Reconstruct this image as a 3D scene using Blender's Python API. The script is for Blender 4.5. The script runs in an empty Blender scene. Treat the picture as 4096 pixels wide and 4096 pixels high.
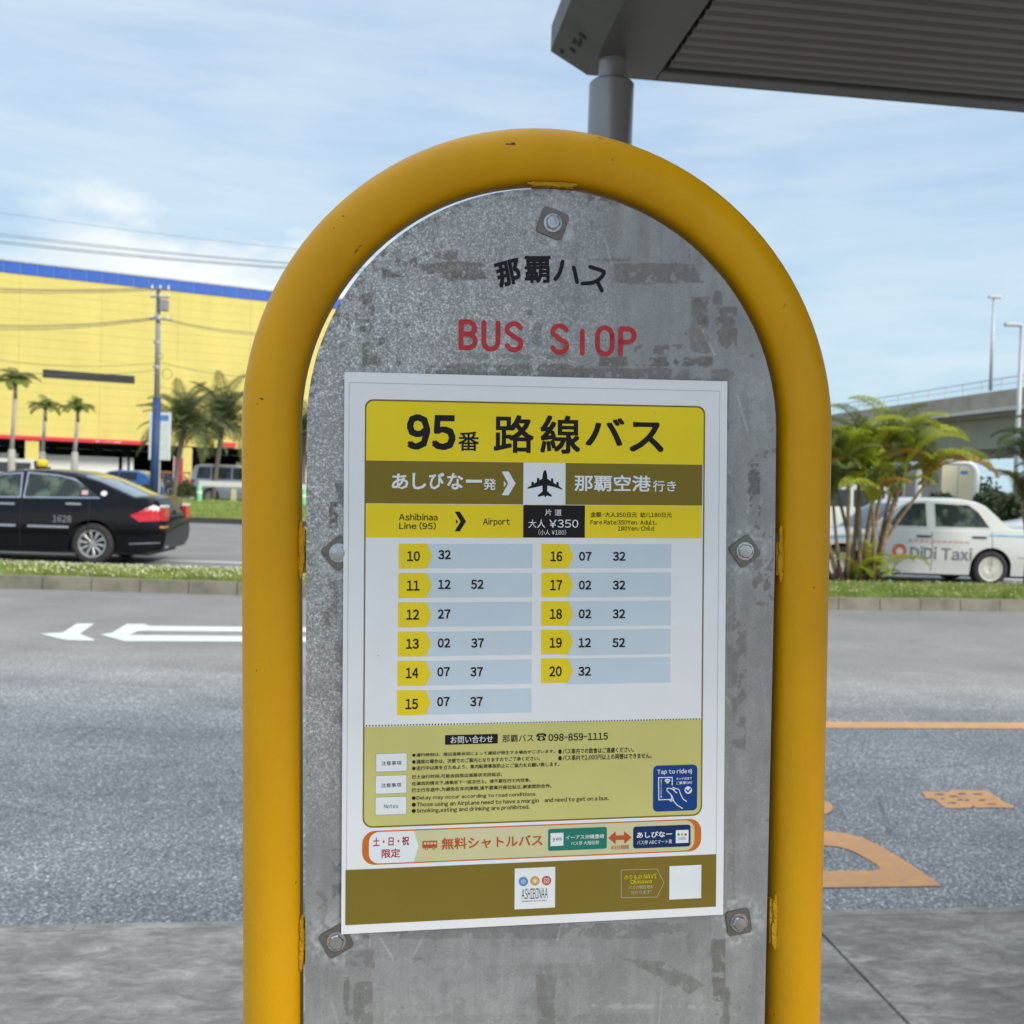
import bpy, bmesh, math, random
import numpy as np
from mathutils import Vector, Matrix
random.seed(7); rng = np.random.default_rng(5)
R = math.radians; PI = math.pi
sc = bpy.context.scene
COL = sc.collection

# ------------------------------------------------------------------ camera
PITCH, ROLL, FPX, EYE = R(-1.65), R(2.0), 4108.0, 1.5
fw = Vector((0, math.cos(PITCH), math.sin(PITCH)))
_up = Vector((0, -math.sin(PITCH), math.cos(PITCH))); _rt = Vector((1, 0, 0))
rt = _rt*math.cos(ROLL) + _up*math.sin(ROLL); up = -_rt*math.sin(ROLL) + _up*math.cos(ROLL)
CAM = Vector((0, 0, EYE))
cd = bpy.data.cameras.new('camera'); cam = bpy.data.objects.new('camera', cd); COL.objects.link(cam)
m = Matrix((rt, up, -fw)).transposed().to_4x4(); m.translation = CAM; cam.matrix_world = m
cd.sensor_width = 36; cd.lens = 36*FPX/4096; cd.clip_start = 0.05; cd.clip_end = 3000
cd.dof.use_dof = True; cd.dof.focus_distance = 0.80; cd.dof.aperture_fstop = 15
sc.camera = cam
sc.view_settings.view_transform = 'Standard'; sc.view_settings.look = 'None'
sc.view_settings.exposure = 0.55; sc.view_settings.gamma = 1

# ------------------------------------------------------------------ sun and sky
SUN_EL, SUN_AZ = R(30), R(50)            # behind the camera, to its right
sd = Vector((math.sin(SUN_AZ)*math.cos(SUN_EL), -math.cos(SUN_AZ)*math.cos(SUN_EL), math.sin(SUN_EL)))
sl = bpy.data.lights.new('sun', 'SUN'); so = bpy.data.objects.new('sun', sl); COL.objects.link(so)
so.rotation_euler = sd.to_track_quat('Z', 'Y').to_euler(); so.location = (4, -6, 9)
sl.energy = 2.3; sl.angle = R(11); sl.color = (1.0, .93, .80)

w = bpy.data.worlds.new('World'); sc.world = w; w.use_nodes = True
nt = w.node_tree; N = nt.nodes; Lk = nt.links; N.clear()
def nd(t, tree=None, **k):
    n = (tree or nt).nodes.new(t)
    for a, b in k.items(): setattr(n, a, b)
    return n
def wmath(op, a, b=None, clamp=False):
    n = nd('ShaderNodeMath', operation=op); n.use_clamp = clamp
    for i, v in enumerate((a, b)):
        if v is None: continue
        if hasattr(v, 'is_output'): Lk.new(v, n.inputs[i])
        else: n.inputs[i].default_value = v
    return n.outputs[0]
def wramp(v, stops):
    n = nd('ShaderNodeValToRGB'); Lk.new(v, n.inputs[0]); e = n.color_ramp.elements
    while len(e) < len(stops): e.new(.5)
    for x, (p, c) in zip(e, stops): x.position = p; x.color = (*c, 1)
    return n.outputs[0]
def wmix(f, a, b):
    n = nd('ShaderNodeMix', data_type='RGBA'); 
    if hasattr(f, 'is_output'): Lk.new(f, n.inputs[0])
    else: n.inputs[0].default_value = f
    for s, v in ((n.inputs[6], a), (n.inputs[7], b)):
        if hasattr(v, 'is_output'): Lk.new(v, s)
        else: s.default_value = (*v, 1)
    return n.outputs[2]
sky = nd('ShaderNodeTexSky', sky_type='NISHITA'); sky.sun_disc = False
sky.sun_elevation = SUN_EL; sky.sun_rotation = PI - SUN_AZ; sky.air_density = 1.2; sky.dust_density = 1.5
tc = nd('ShaderNodeTexCoord'); sep = nd('ShaderNodeSeparateXYZ'); Lk.new(tc.outputs['Generated'], sep.inputs[0])
def wnoise(rot, scl, scale, detail, rough=.55, dist=0.):
    mp = nd('ShaderNodeMapping'); mp.inputs['Rotation'].default_value = rot; mp.inputs['Scale'].default_value = scl
    Lk.new(tc.outputs['Generated'], mp.inputs[0]); n = nd('ShaderNodeTexNoise')
    Lk.new(mp.outputs[0], n.inputs[0]); n.inputs['Scale'].default_value = scale; n.inputs['Detail'].default_value = detail
    n.inputs['Roughness'].default_value = rough; n.inputs['Distortion'].default_value = dist
    return n.outputs['Fac']
str1 = wnoise((0, R(-22), 0), (1, 1, 4.6), 2.6, 6, .52, .3)
str2 = wnoise((0, R(-28), R(20)), (1.2, 1, 9), 5.5, 5, .6, .4)
big = wnoise((0, 0, .5), (1, 1, 2.2), 1.7, 3)
sv = wmath('ADD', wmath('MULTIPLY', str1, .62), wmath('ADD', wmath('MULTIPLY', str2, .22), wmath('MULTIPLY', big, .30)))
cloud = wramp(sv, [(.46, (0, 0, 0)), (.70, (1, 1, 1))])
blue = wramp(sep.outputs[2], [(0, (4.3, 6.7, 8.1)), (.12, (4.0, 6.2, 8.0)), (.30, (4.3, 5.9, 7.9)), (.6, (3.6, 5.0, 7.0))])
cl = wramp(sep.outputs[2], [(0, (6.4, 7.9, 8.7)), (.2, (6.7, 7.9, 8.7)), (.5, (6.2, 7.3, 8.3))])
base = wmix(cloud, blue, cl)
base = wmix(.12, base, sky.outputs[0])
cn = wnoise((0, 0, 0), (1, 1, 2.6), 7, 5, .55)
bank = wmath('ADD', wmath('MULTIPLY', cn, .16), wmath('SUBTRACT', .190, sep.outputs[2]))
lft = wramp(wmath('MULTIPLY', wmath('ADD', sep.outputs[0], .6), 1.0), [(.10, (0, 0, 0)), (.26, (1, 1, 1)), (.50, (1, 1, 1)), (.62, (0, 0, 0))])
bk = wramp(bank, [(.055, (0, 0, 0)), (.085, (1, 1, 1))])
bkm = wmath('MULTIPLY', bk, lft)
base = wmix(wmath('MULTIPLY', bkm, .85), base, (9.6, 9.5, 9.0))
zen = wramp(sep.outputs[2], [(0, (.74, .76, .77)), (.45, (.76, .77, .79)), (.75, (1.22, 1.03, .84))])
gm = nd('ShaderNodeMix', data_type='RGBA', blend_type='MULTIPLY'); gm.inputs[0].default_value = 1; Lk.new(base, gm.inputs[6]); Lk.new(zen, gm.inputs[7])
gs = nd('ShaderNodeVectorMath', operation='SCALE'); Lk.new(gm.outputs[2], gs.inputs[0]); Lk.new(wmath('ADD', 1.0, wmath('MULTIPLY', wmath('SUBTRACT', sep.outputs[2], .5, True), 1.6)), gs.inputs['Scale'])
bgn = nd('ShaderNodeBackground'); Lk.new(gs.outputs[0], bgn.inputs[0]); bgn.inputs[1].default_value = 0.1
wo = nd('ShaderNodeOutputWorld'); Lk.new(bgn.outputs[0], wo.inputs[0])

# ------------------------------------------------------------------ helpers
def ray(px, py):
    return fw + rt*((px-2048)/FPX) - up*((py-2048)/FPX)
def P(px, py, Y):                      # point on the sight line at world distance Y
    d = ray(px, py); return CAM + d*(Y/d.y)
def G(px, py, z=0.0):                  # point on the horizontal plane at height z
    d = ray(px, py); return CAM + d*((z-EYE)/d.z)

def tag(o, label=None, cat=None, group=None, kind=None):
    if label: o['label'] = label
    if cat: o['category'] = cat
    if group: o['group'] = group
    if kind: o['kind'] = kind
    return o
def empty(name, loc, rz=0.0, parent=None):
    o = bpy.data.objects.new(name, None); COL.objects.link(o); o.location = loc; o.rotation_euler = (0, 0, rz)
    o.empty_display_size = .2
    if parent: o.parent = parent
    return o
def mesh(name, V, F, mat, parent=None, smooth=False):
    me = bpy.data.meshes.new(name); me.from_pydata([tuple(v) for v in V], [], F); me.update()
    if mat is not None: me.materials.append(mat)
    if smooth:
        me.polygons.foreach_set('use_smooth', [True]*len(me.polygons))
    o = bpy.data.objects.new(name, me); COL.objects.link(o)
    if parent: o.parent = parent
    return o
def inst(name, me, parent=None, loc=(0, 0, 0), rot=(0, 0, 0), scl=(1, 1, 1)):
    o = bpy.data.objects.new(name, me); COL.objects.link(o)
    o.location = loc; o.rotation_euler = rot; o.scale = scl
    if parent: o.parent = parent
    return o

class MB:
    def __init__(s): s.v = []; s.f = []
    def add(s, V, F):
        n = len(s.v); s.v += [tuple(v) for v in V]; s.f += [tuple(i+n for i in f) for f in F]; return s
    def box(s, x0, y0, z0, x1, y1, z1):
        V = [(x0,y0,z0),(x1,y0,z0),(x1,y1,z0),(x0,y1,z0),(x0,y0,z1),(x1,y0,z1),(x1,y1,z1),(x0,y1,z1)]
        return s.add(V, [(0,3,2,1),(4,5,6,7),(0,1,5,4),(1,2,6,5),(2,3,7,6),(3,0,4,7)])
    def bbox(s, x0, y0, z0, x1, y1, z1, b=.01):      # bevelled box
        bm = bmesh.new(); bmesh.ops.create_cube(bm, size=1)
        for v in bm.verts:
            v.co = Vector(((x0+x1)/2+v.co.x*(x1-x0), (y0+y1)/2+v.co.y*(y1-y0), (z0+z1)/2+v.co.z*(z1-z0)))
        bmesh.ops.bevel(bm, geom=bm.edges[:], offset=b, segments=2, affect='EDGES', profile=.6)
        bm.verts.index_update()
        s.add([v.co[:] for v in bm.verts], [[v.index for v in f.verts] for f in bm.faces]); bm.free(); return s
    def tube(s, pts, r, n=10, caps=True):
        pts = [Vector(p) for p in pts]; rs = r if hasattr(r, '__len__') else [r]*len(pts)
        T = [(pts[min(i+1, len(pts)-1)]-pts[max(i-1, 0)]).normalized() for i in range(len(pts))]
        ref = Vector((0, 0, 1)) if abs(T[0].z) < .9 else Vector((1, 0, 0))
        u = T[0].cross(ref).normalized(); base = len(s.v); V = []
        for p, t, q in zip(pts, T, rs):
            u = (u - t*u.dot(t)).normalized(); w_ = t.cross(u)
            for k in range(n):
                a = 2*PI*k/n; V.append(p + (u*math.cos(a)+w_*math.sin(a))*q)
        F = []
        for i in range(len(pts)-1):
            for k in range(n):
                a = i*n+k; b = i*n+(k+1) % n; F.append((a, b, b+n, a+n))
        if caps: F.append(tuple(range(n-1, -1, -1))); F.append(tuple((len(pts)-1)*n+k for k in range(n)))
        return s.add(V, F)
    def prism(s, pts, d0, d1, axis='y'):   # polygon (a,b) extruded along an axis
        n = len(pts)
        def q(a, b, d): return (a, d, b) if axis == 'y' else ((a, b, d) if axis == 'z' else (d, a, b))
        V = [q(a, b, d0) for a, b in pts]+[q(a, b, d1) for a, b in pts]
        F = [tuple(range(n)), tuple(range(2*n-1, n-1, -1))]+[(i, (i+1) % n, (i+1) % n+n, i+n) for i in range(n)]
        return s.add(V, F)
    def build(s, name, mat, parent=None, smooth=False): 
        o = mesh(name, s.v, s.f, mat, parent, smooth)
        return o
def autosmooth(o, ang=35):
    me = o.data; bm = bmesh.new(); bm.from_mesh(me); bmesh.ops.recalc_face_normals(bm, faces=bm.faces[:])
    for e in bm.edges:
        if len(e.link_faces) == 2 and e.calc_face_angle(0) > R(ang): e.smooth = False
    for f in bm.faces: f.smooth = True
    bm.to_mesh(me); bm.free(); return o

# ------------------------------------------------------------------ materials
def mat(name, col, rough=.6, metal=0., var=0., vs=6., vscale=(1, 1, 1), bump=0., bs=60., spec=.5, col2=None, ramp=(.35, .65), coat=0., trans=0., obj=False):
    m_ = bpy.data.materials.new(name); m_.use_nodes = True; t = m_.node_tree; b = t.nodes['Principled BSDF']
    b.inputs['Base Color'].default_value = (*col, 1); b.inputs['Roughness'].default_value = rough
    b.inputs['Metallic'].default_value = metal; b.inputs['Specular IOR Level'].default_value = spec
    b.inputs['Coat Weight'].default_value = coat
    tcn = t.nodes.new('ShaderNodeTexCoord'); mp = t.nodes.new('ShaderNodeMapping'); mp.inputs['Scale'].default_value = vscale
    t.links.new(tcn.outputs['Object'], mp.inputs[0])
    if var or col2:
        n = t.nodes.new('ShaderNodeTexNoise'); n.inputs['Scale'].default_value = vs; n.inputs['Detail'].default_value = 6; n.inputs['Roughness'].default_value = .6
        t.links.new(mp.outputs[0], n.inputs[0])
        r_ = t.nodes.new('ShaderNodeValToRGB'); t.links.new(n.outputs['Fac'], r_.inputs[0])
        r_.color_ramp.elements[0].position = ramp[0]; r_.color_ramp.elements[1].position = ramp[1]
        c2 = col2 or tuple(min(1, c*(1+var)) for c in col); c1 = col if col2 else tuple(c*(1-var) for c in col)
        r_.color_ramp.elements[0].color = (*c1, 1); r_.color_ramp.elements[1].color = (*c2, 1)
        t.links.new(r_.outputs[0], b.inputs['Base Color'])
    if bump:
        n2 = t.nodes.new('ShaderNodeTexNoise'); n2.inputs['Scale'].default_value = bs; n2.inputs['Detail'].default_value = 4
        t.links.new(mp.outputs[0], n2.inputs[0]); bp = t.nodes.new('ShaderNodeBump'); bp.inputs['Strength'].default_value = bump
        bp.inputs['Distance'].default_value = .01
        t.links.new(n2.outputs['Fac'], bp.inputs['Height']); t.links.new(bp.outputs[0], b.inputs['Normal'])
    if trans:
        tr = t.nodes.new('ShaderNodeBsdfTranslucent'); mx = t.nodes.new('ShaderNodeMixShader'); mx.inputs[0].default_value = trans
        out = t.nodes['Material Output']; t.links.new(b.outputs[0], mx.inputs[1]); t.links.new(tr.outputs[0], mx.inputs[2])
        t.links.new(mx.outputs[0], out.inputs[0])
        if var or col2: t.links.new(r_.outputs[0], tr.inputs[0])
        else: tr.inputs[0].default_value = (*col, 1)
    return m_
class TB:     # small shader-building helper
    def __init__(s, m_): s.t = m_.node_tree; s.n = s.t.nodes; s.l = s.t.links
    def new(s, ty, **k):
        n = s.n.new(ty)
        for a, b in k.items(): setattr(n, a, b)
        return n
    def setin(s, sock, v):
        if hasattr(v, 'is_output'): s.l.new(v, sock)
        elif hasattr(v, '__len__'): sock.default_value = (*v, 1) if len(v) == 3 and len(sock.default_value) == 4 else v
        else: sock.default_value = v
    def math(s, op, a, b=0., clamp=False):
        n = s.new('ShaderNodeMath', operation=op); n.use_clamp = clamp; s.setin(n.inputs[0], a); s.setin(n.inputs[1], b); return n.outputs[0]
    def noise(s, vec, scale, detail=4, rough=.55, dist=0.):
        n = s.new('ShaderNodeTexNoise'); s.l.new(vec, n.inputs[0]); n.inputs['Scale'].default_value = scale
        n.inputs['Detail'].default_value = detail; n.inputs['Roughness'].default_value = rough; n.inputs['Distortion'].default_value = dist; return n.outputs['Fac']
    def ramp(s, v, stops):
        n = s.new('ShaderNodeValToRGB'); s.l.new(v, n.inputs[0]); e = n.color_ramp.elements
        while len(e) < len(stops): e.new(.5)
        for x, (p, c) in zip(e, stops): x.position = p; x.color = (*((c,)*3 if not hasattr(c, '__len__') else c), 1)
        return n.outputs[0]
    def mix(s, f, a, b, mode='MIX'):
        n = s.new('ShaderNodeMix', data_type='RGBA', blend_type=mode); s.setin(n.inputs[0], f); s.setin(n.inputs[6], a); s.setin(n.inputs[7], b); return n.outputs[2]
    def mapping(s, vec, scale=(1, 1, 1), rot=(0, 0, 0)):
        n = s.new('ShaderNodeMapping'); n.inputs['Scale'].default_value = scale; n.inputs['Rotation'].default_value = rot; s.l.new(vec, n.inputs[0]); return n.outputs[0]
    def bump(s, h, strength, dist):
        n = s.new('ShaderNodeBump'); n.inputs['Strength'].default_value = strength; n.inputs['Distance'].default_value = dist; s.l.new(h, n.inputs['Height']); return n.outputs[0]

def ground_mats():
    # asphalt: pale open aggregate
    m_ = mat('asphalt', (.2, .2, .2), .85); b = TB(m_); pr = b.n['Principled BSDF']; tcn = b.new('ShaderNodeTexCoord'); v = tcn.outputs['Object']
    vo = b.new('ShaderNodeTexVoronoi'); b.l.new(v, vo.inputs['Vector']); vo.inputs['Scale'].default_value = 85
    st = b.ramp(vo.outputs['Color'], [(.05, (.27, .28, .30)), (.6, (.45, .465, .49)), (.80, (.57, .59, .61)), (.93, (.90, .92, .95))])
    sepd = b.ramp(vo.outputs['Distance'], [(.2, 1.), (.62, .45)])
    c = b.mix(1, st, sepd, 'MULTIPLY')
    pt = b.noise(v, .9, 5); c = b.mix(1, c, b.ramp(pt, [(.3, .78), (.7, 1.22)]), 'MULTIPLY')
    sk = b.noise(b.mapping(v, (.12, 1.1, 1)), 2.2, 5); c = b.mix(1, c, b.ramp(sk, [(.3, .86), (.7, 1.14)]), 'MULTIPLY')
    # far lane blends to a smoother, warmer tone
    sx = b.new('ShaderNodeSeparateXYZ'); b.l.new(v, sx.inputs[0])
    far = b.math('MULTIPLY', b.math('SUBTRACT', sx.outputs[1], 7.0), .45, True)
    n3 = b.noise(v, 30, 4); c2 = b.ramp(n3, [(.3, (.195, .192, .186)), (.7, (.255, .25, .243))])
    c2 = b.mix(1, c2, b.ramp(pt, [(.3, .88), (.7, 1.12)]), 'MULTIPLY')
    c = b.mix(b.math('MULTIPLY', far, .85), c, c2)
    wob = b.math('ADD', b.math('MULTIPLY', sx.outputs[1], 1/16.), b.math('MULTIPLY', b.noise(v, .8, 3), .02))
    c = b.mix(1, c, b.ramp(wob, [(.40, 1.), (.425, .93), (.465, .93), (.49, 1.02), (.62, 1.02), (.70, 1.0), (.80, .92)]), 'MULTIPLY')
    cr = b.new('ShaderNodeTexVoronoi', feature='DISTANCE_TO_EDGE'); b.l.new(b.mapping(v, (.5, .9, 1)), cr.inputs['Vector']); cr.inputs['Scale'].default_value = .9
    crk = b.math('MULTIPLY', b.ramp(cr.outputs['Distance'], [(.003, 1.), (.008, 0.)]), b.ramp(b.noise(v, .7, 3), [(.5, 0.), (.6, .5)]))
    c = b.mix(crk, c, (.10, .10, .10))
    oil = b.ramp(b.noise(b.mapping(v, (.5, 1.2, 1)), 1.7, 6, .7, .6), [(.60, 1.), (.72, .72)]); c = b.mix(1, c, oil, 'MULTIPLY')
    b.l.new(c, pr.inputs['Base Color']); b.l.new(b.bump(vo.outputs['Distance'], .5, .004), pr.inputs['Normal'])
    A = m_
    m_ = mat('pavement_concrete', (.2, .2, .2), .8); b = TB(m_); pr = b.n['Principled BSDF']; tcn = b.new('ShaderNodeTexCoord'); v = tcn.outputs['Object']
    n1 = b.noise(b.mapping(v, (1, 2.4, 1), (0, 0, .12)), 3.2, 8, .62, .5); n2 = b.noise(b.mapping(v, (1, 1.8, 1)), 11, 7, .68, 1.0); n3 = b.noise(v, 120, 3)
    c = b.ramp(n1, [(.3, (.26, .25, .232)), (.5, (.36, .342, .315)), (.7, (.55, .515, .46))])
    c = b.mix(1, c, b.ramp(n2, [(.35, .66), (.60, 1.04), (.74, 1.6)]), 'MULTIPLY'); c = b.mix(1, c, b.ramp(n3, [(.3, .9), (.7, 1.1)]), 'MULTIPLY')
    b.l.new(c, pr.inputs['Base Color']); b.l.new(b.bump(n2, .3, .004), pr.inputs['Normal'])
    return A, m_
ASPH, PAVE = ground_mats()
M = dict(
 kerb=mat('kerb_concrete', (.225, .208, .17), .85, var=.25, vs=3.0, bump=.5, bs=90, col2=(.095, .09, .07), ramp=(.42, .8)),
 joint=mat('joint_dark', (.05, .05, .05), .9),
 soil=mat('soil', (.10, .075, .045), .95, var=.3, vs=9, bump=.5),
 white_paint=mat('road_white', (.66, .70, .69), .7, vs=26, col2=(.44, .45, .44), ramp=(.55, .78)),
 orange_paint=mat('road_orange', (.80, .42, .17), .75, vs=12, col2=(.66, .36, .19)),
 turf=mat('turf', (.11, .16, .028), .9, vs=5, col2=(.18, .25, .04), var=.2, bump=.5, bs=80),
 grass=mat('grass_blade', (.17, .24, .045), .7, col2=(.36, .42, .11), vs=2.5, trans=.3),
 clover=mat('clover_flower', (.75, .76, .55), .7, var=.1),
 yellow_pipe=None, weld=mat('weld_paint', (.58, .31, .006), .5, var=.12, vs=120, bump=.5, bs=420, spec=.3),
 rust=mat('rusty_chip', (.10, .04, .02), .8, var=.4, vs=300), chip=mat('bare_chip', (.035, .035, .04), .7, var=.4, vs=300),
 steel=mat('stainless_steel', (.175, .162, .15), .42, metal=.6, var=.12, vs=90, bump=.15, bs=300),
 bolt=mat('bolt_steel', (.45, .45, .46), .22, metal=1.0, var=.1, vs=200),
 roof_alu=mat('roof_aluminium', (.125, .118, .117), .42, metal=.35, var=.07, vs=3, vscale=(.3, 1, 1)),
 roof_dark=mat('roof_frame', (.10, .095, .093), .45, metal=.3, var=.08, vs=4),
 fascia=mat('roof_fascia', (.10, .098, .086), .55, metal=.2, var=.12, vs=5), bird=mat('black_mark', (.012, .012, .012), .7),
 column=mat('column_aluminium', (.27, .262, .258), .35, metal=.5, var=.05, vs=6, bump=.02),
 facade=mat('facade_yellow', (.63, .535, .15), .65, var=.05, vs=.6, vscale=(1, 1, .25)), blue=mat('parapet_blue', (.010, .085, .42), .5, var=.08, vs=.6),
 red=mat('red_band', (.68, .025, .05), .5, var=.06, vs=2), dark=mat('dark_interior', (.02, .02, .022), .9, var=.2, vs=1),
 concrete=mat('viaduct_concrete', (.37, .345, .30), .85, var=.18, vs=.5, bump=.1, col2=(.22, .205, .18), ramp=(.45, .75)),
 girder=mat('girder_green_grey', (.31, .33, .26), .7, var=.1, vs=.3),
 pier=mat('pier_concrete', (.30, .285, .27), .85, var=.15, vs=.6),
 galv=mat('galvanised_pole', (.42, .43, .44), .5, metal=.4, var=.1, vs=5),
 lamp=mat('lamp_grey', (.50, .53, .56), .5, metal=.2, var=.05),
 pole=mat('utility_pole_concrete', (.27, .27, .29), .8, var=.1, vs=4), sleeve=mat('sleeve_blue', (.02, .055, .17), .6, var=.12, vs=3),
 sign_white=mat('sign_white', (.62, .67, .74), .5, var=.05, vs=4), sign_ink=mat('sign_ink', (.25, .36, .52), .5, var=.1),
 black=mat('black_plastic', (.015, .015, .017), .5, var=.2, vs=20), rubber=mat('tyre_rubber', (.028, .026, .026), .8, var=.2, vs=30),
 car_black=mat('car_paint_black', (.0035, .004, .007), .12, var=.1, vs=3, spec=.32),
 car_white=mat('car_paint_white', (.60, .62, .61), .25, var=.03, vs=3, coat=.6),
 car_silver=mat('car_paint_silver', (.30, .34, .40), .3, metal=.5, var=.05, vs=3, coat=.6),
 car_blue=mat('car_paint_blue', (.03, .14, .48), .25, var=.05, vs=3, coat=.8), car_dark=mat('car_paint_dark', (.02, .022, .025), .25, var=.1, coat=.6),
 glass=mat('car_glass', (.025, .036, .034), .06, var=.5, vs=4.0, col2=(.10, .135, .105), ramp=(.50, .62), spec=.5), glass_dark=mat('car_glass_dark', (.02, .026, .03), .06, var=.3, vs=2, spec=.7),
 rear_glass=mat('car_rear_glass', (.05, .07, .09), .05, var=.2, vs=2, spec=.9, coat=1),
 chrome=mat('chrome', (.55, .57, .66), .22, metal=.85, var=.05), rim=mat('rim_silver', (.46, .47, .48), .3, metal=.7, var=.1, vs=20),
 hubcap=mat('hubcap_cream', (.66, .66, .60), .4, metal=.1, var=.06, vs=20),
 tail_red=mat('lamp_red', (.55, .008, .02), .15, coat=1, var=.2, vs=20), lamp_clear=mat('lamp_clear', (.75, .75, .73), .12, coat=1, var=.1),
 amber=mat('lamp_amber', (.7, .25, .02), .2, coat=1, var=.1), stripe=mat('stripe_blue', (.12, .38, .60), .4, var=.06),
 num=mat('number_grey', (.17, .18, .20), .5, var=.2, vs=30), logo_orange=mat('logo_orange', (.72, .15, .05), .5, var=.1), taxi_text=mat('taxi_text', (.16, .18, .20), .5, var=.1),
 pinkish=mat('faded_red', (.60, .36, .36), .6, var=.1), white=mat('white_gloss', (.76, .77, .76), .5, var=.03), cream=mat('cream_panel', (.70, .64, .44), .6, var=.05, vs=1),
 wire=mat('wire_dark', (.10, .105, .11), .7, var=.1), wire_l=mat('wire_pale', (.20, .25, .32), .7, var=.1),
 trunk=mat('palm_trunk', (.23, .20, .165), .9, var=.3, vs=9, vscale=(1, 1, 4), bump=.5), trunk_g=mat('palm_stem', (.22, .15, .085), .7, var=.35, vs=6, vscale=(1, 1, 3), bump=.4),
 trunk_w=mat('palm_trunk_pale', (.40, .38, .35), .9, var=.15, vs=9, bump=.4), boot=mat('palm_boots', (.085, .055, .038), .95, var=.4, vs=14, bump=.8),
 frond_y=mat('frond_yellow_green', (.30, .36, .03), .5, col2=(.52, .55, .035), vs=1.6, trans=.38), frond_g=mat('frond_green', (.12, .165, .035), .5, col2=(.22, .26, .05), vs=1.8, trans=.35),
 frond_o=mat('frond_orange_brown', (.38, .22, .035), .6, var=.3, vs=3, trans=.3), frond_d=mat('frond_dark', (.045, .075, .03), .5, col2=(.08, .11, .035), vs=1.5, trans=.25),
 frond_p=mat('frond_grey_green', (.065, .095, .035), .6, col2=(.13, .17, .06), vs=1.2, trans=.25), dead=mat('dead_frond', (.22, .15, .08), .8, var=.3, trans=.2),
 shrub=mat('shrub_leaf', (.07, .10, .03), .6, col2=(.14, .15, .05), vs=2, trans=.25), tree=mat('tree_leaf', (.04, .065, .03), .6, col2=(.07, .10, .045), vs=1, trans=.2),
 rail=mat('rail_white', (.62, .63, .60), .5, var=.06), rail_y=mat('rail_post_yellow', (.52, .50, .27), .6, var=.1), greenpost=mat('post_green', (.20, .52, .26), .5, var=.08),
 banner=mat('banner_red', (.60, .03, .10), .6, var=.1), lot=mat('car_park_asphalt', (.26, .255, .245), .9, var=.12, vs=1.2), yellow_b=mat('yellow_bright', (.82, .60, .02), .5, var=.06),
 barrier=mat('barrier_orange', (.62, .22, .06), .6, var=.1), seat=mat('seat_grey', (.08, .09, .10), .8, var=.1), skyblue=mat('light_blue', (.10, .22, .52), .5, var=.1),
)
def pipe_paint():
    m_ = mat('yellow_pipe_paint', (.6, .3, .01), .34, spec=.22, coat=.06); b = TB(m_); pr = b.n['Principled BSDF']; tcn = b.new('ShaderNodeTexCoord'); v = tcn.outputs['Object']
    n1 = b.noise(b.mapping(v, (1, 1, .35)), 9, 5); n2 = b.noise(v, 420, 3); n3 = b.noise(v, 55, 4, .6, .5)
    c = b.ramp(n1, [(.3, (.59, .282, .0004)), (.55, (.68, .338, .0008)), (.75, (.73, .38, .004))])
    vo = b.new('ShaderNodeTexVoronoi'); b.l.new(v, vo.inputs['Vector']); vo.inputs['Scale'].default_value = 60
    spot = b.ramp(vo.outputs['Distance'], [(.035, 1.), (.06, 0.)]); spot = b.math('MULTIPLY', spot, b.ramp(b.noise(v, 16, 2), [(.50, 0.), (.56, 1.)]))
    c = b.mix(b.math('MULTIPLY', spot, .7), c, (.16, .08, .02))
    b.l.new(c, pr.inputs['Base Color']); b.l.new(b.ramp(n3, [(.3, .34), (.7, .50)]), pr.inputs['Roughness'])
    h = b.math('ADD', b.math('MULTIPLY', n2, .35), b.math('MULTIPLY', n3, 1.0)); h = b.math('ADD', h, b.math('MULTIPLY', spot, -1.5))
    pr.inputs['Coat Roughness'].default_value = .14; b.l.new(b.bump(h, .45, .0012), pr.inputs['Normal']); return m_
M['yellow_pipe'] = pipe_paint()
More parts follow.
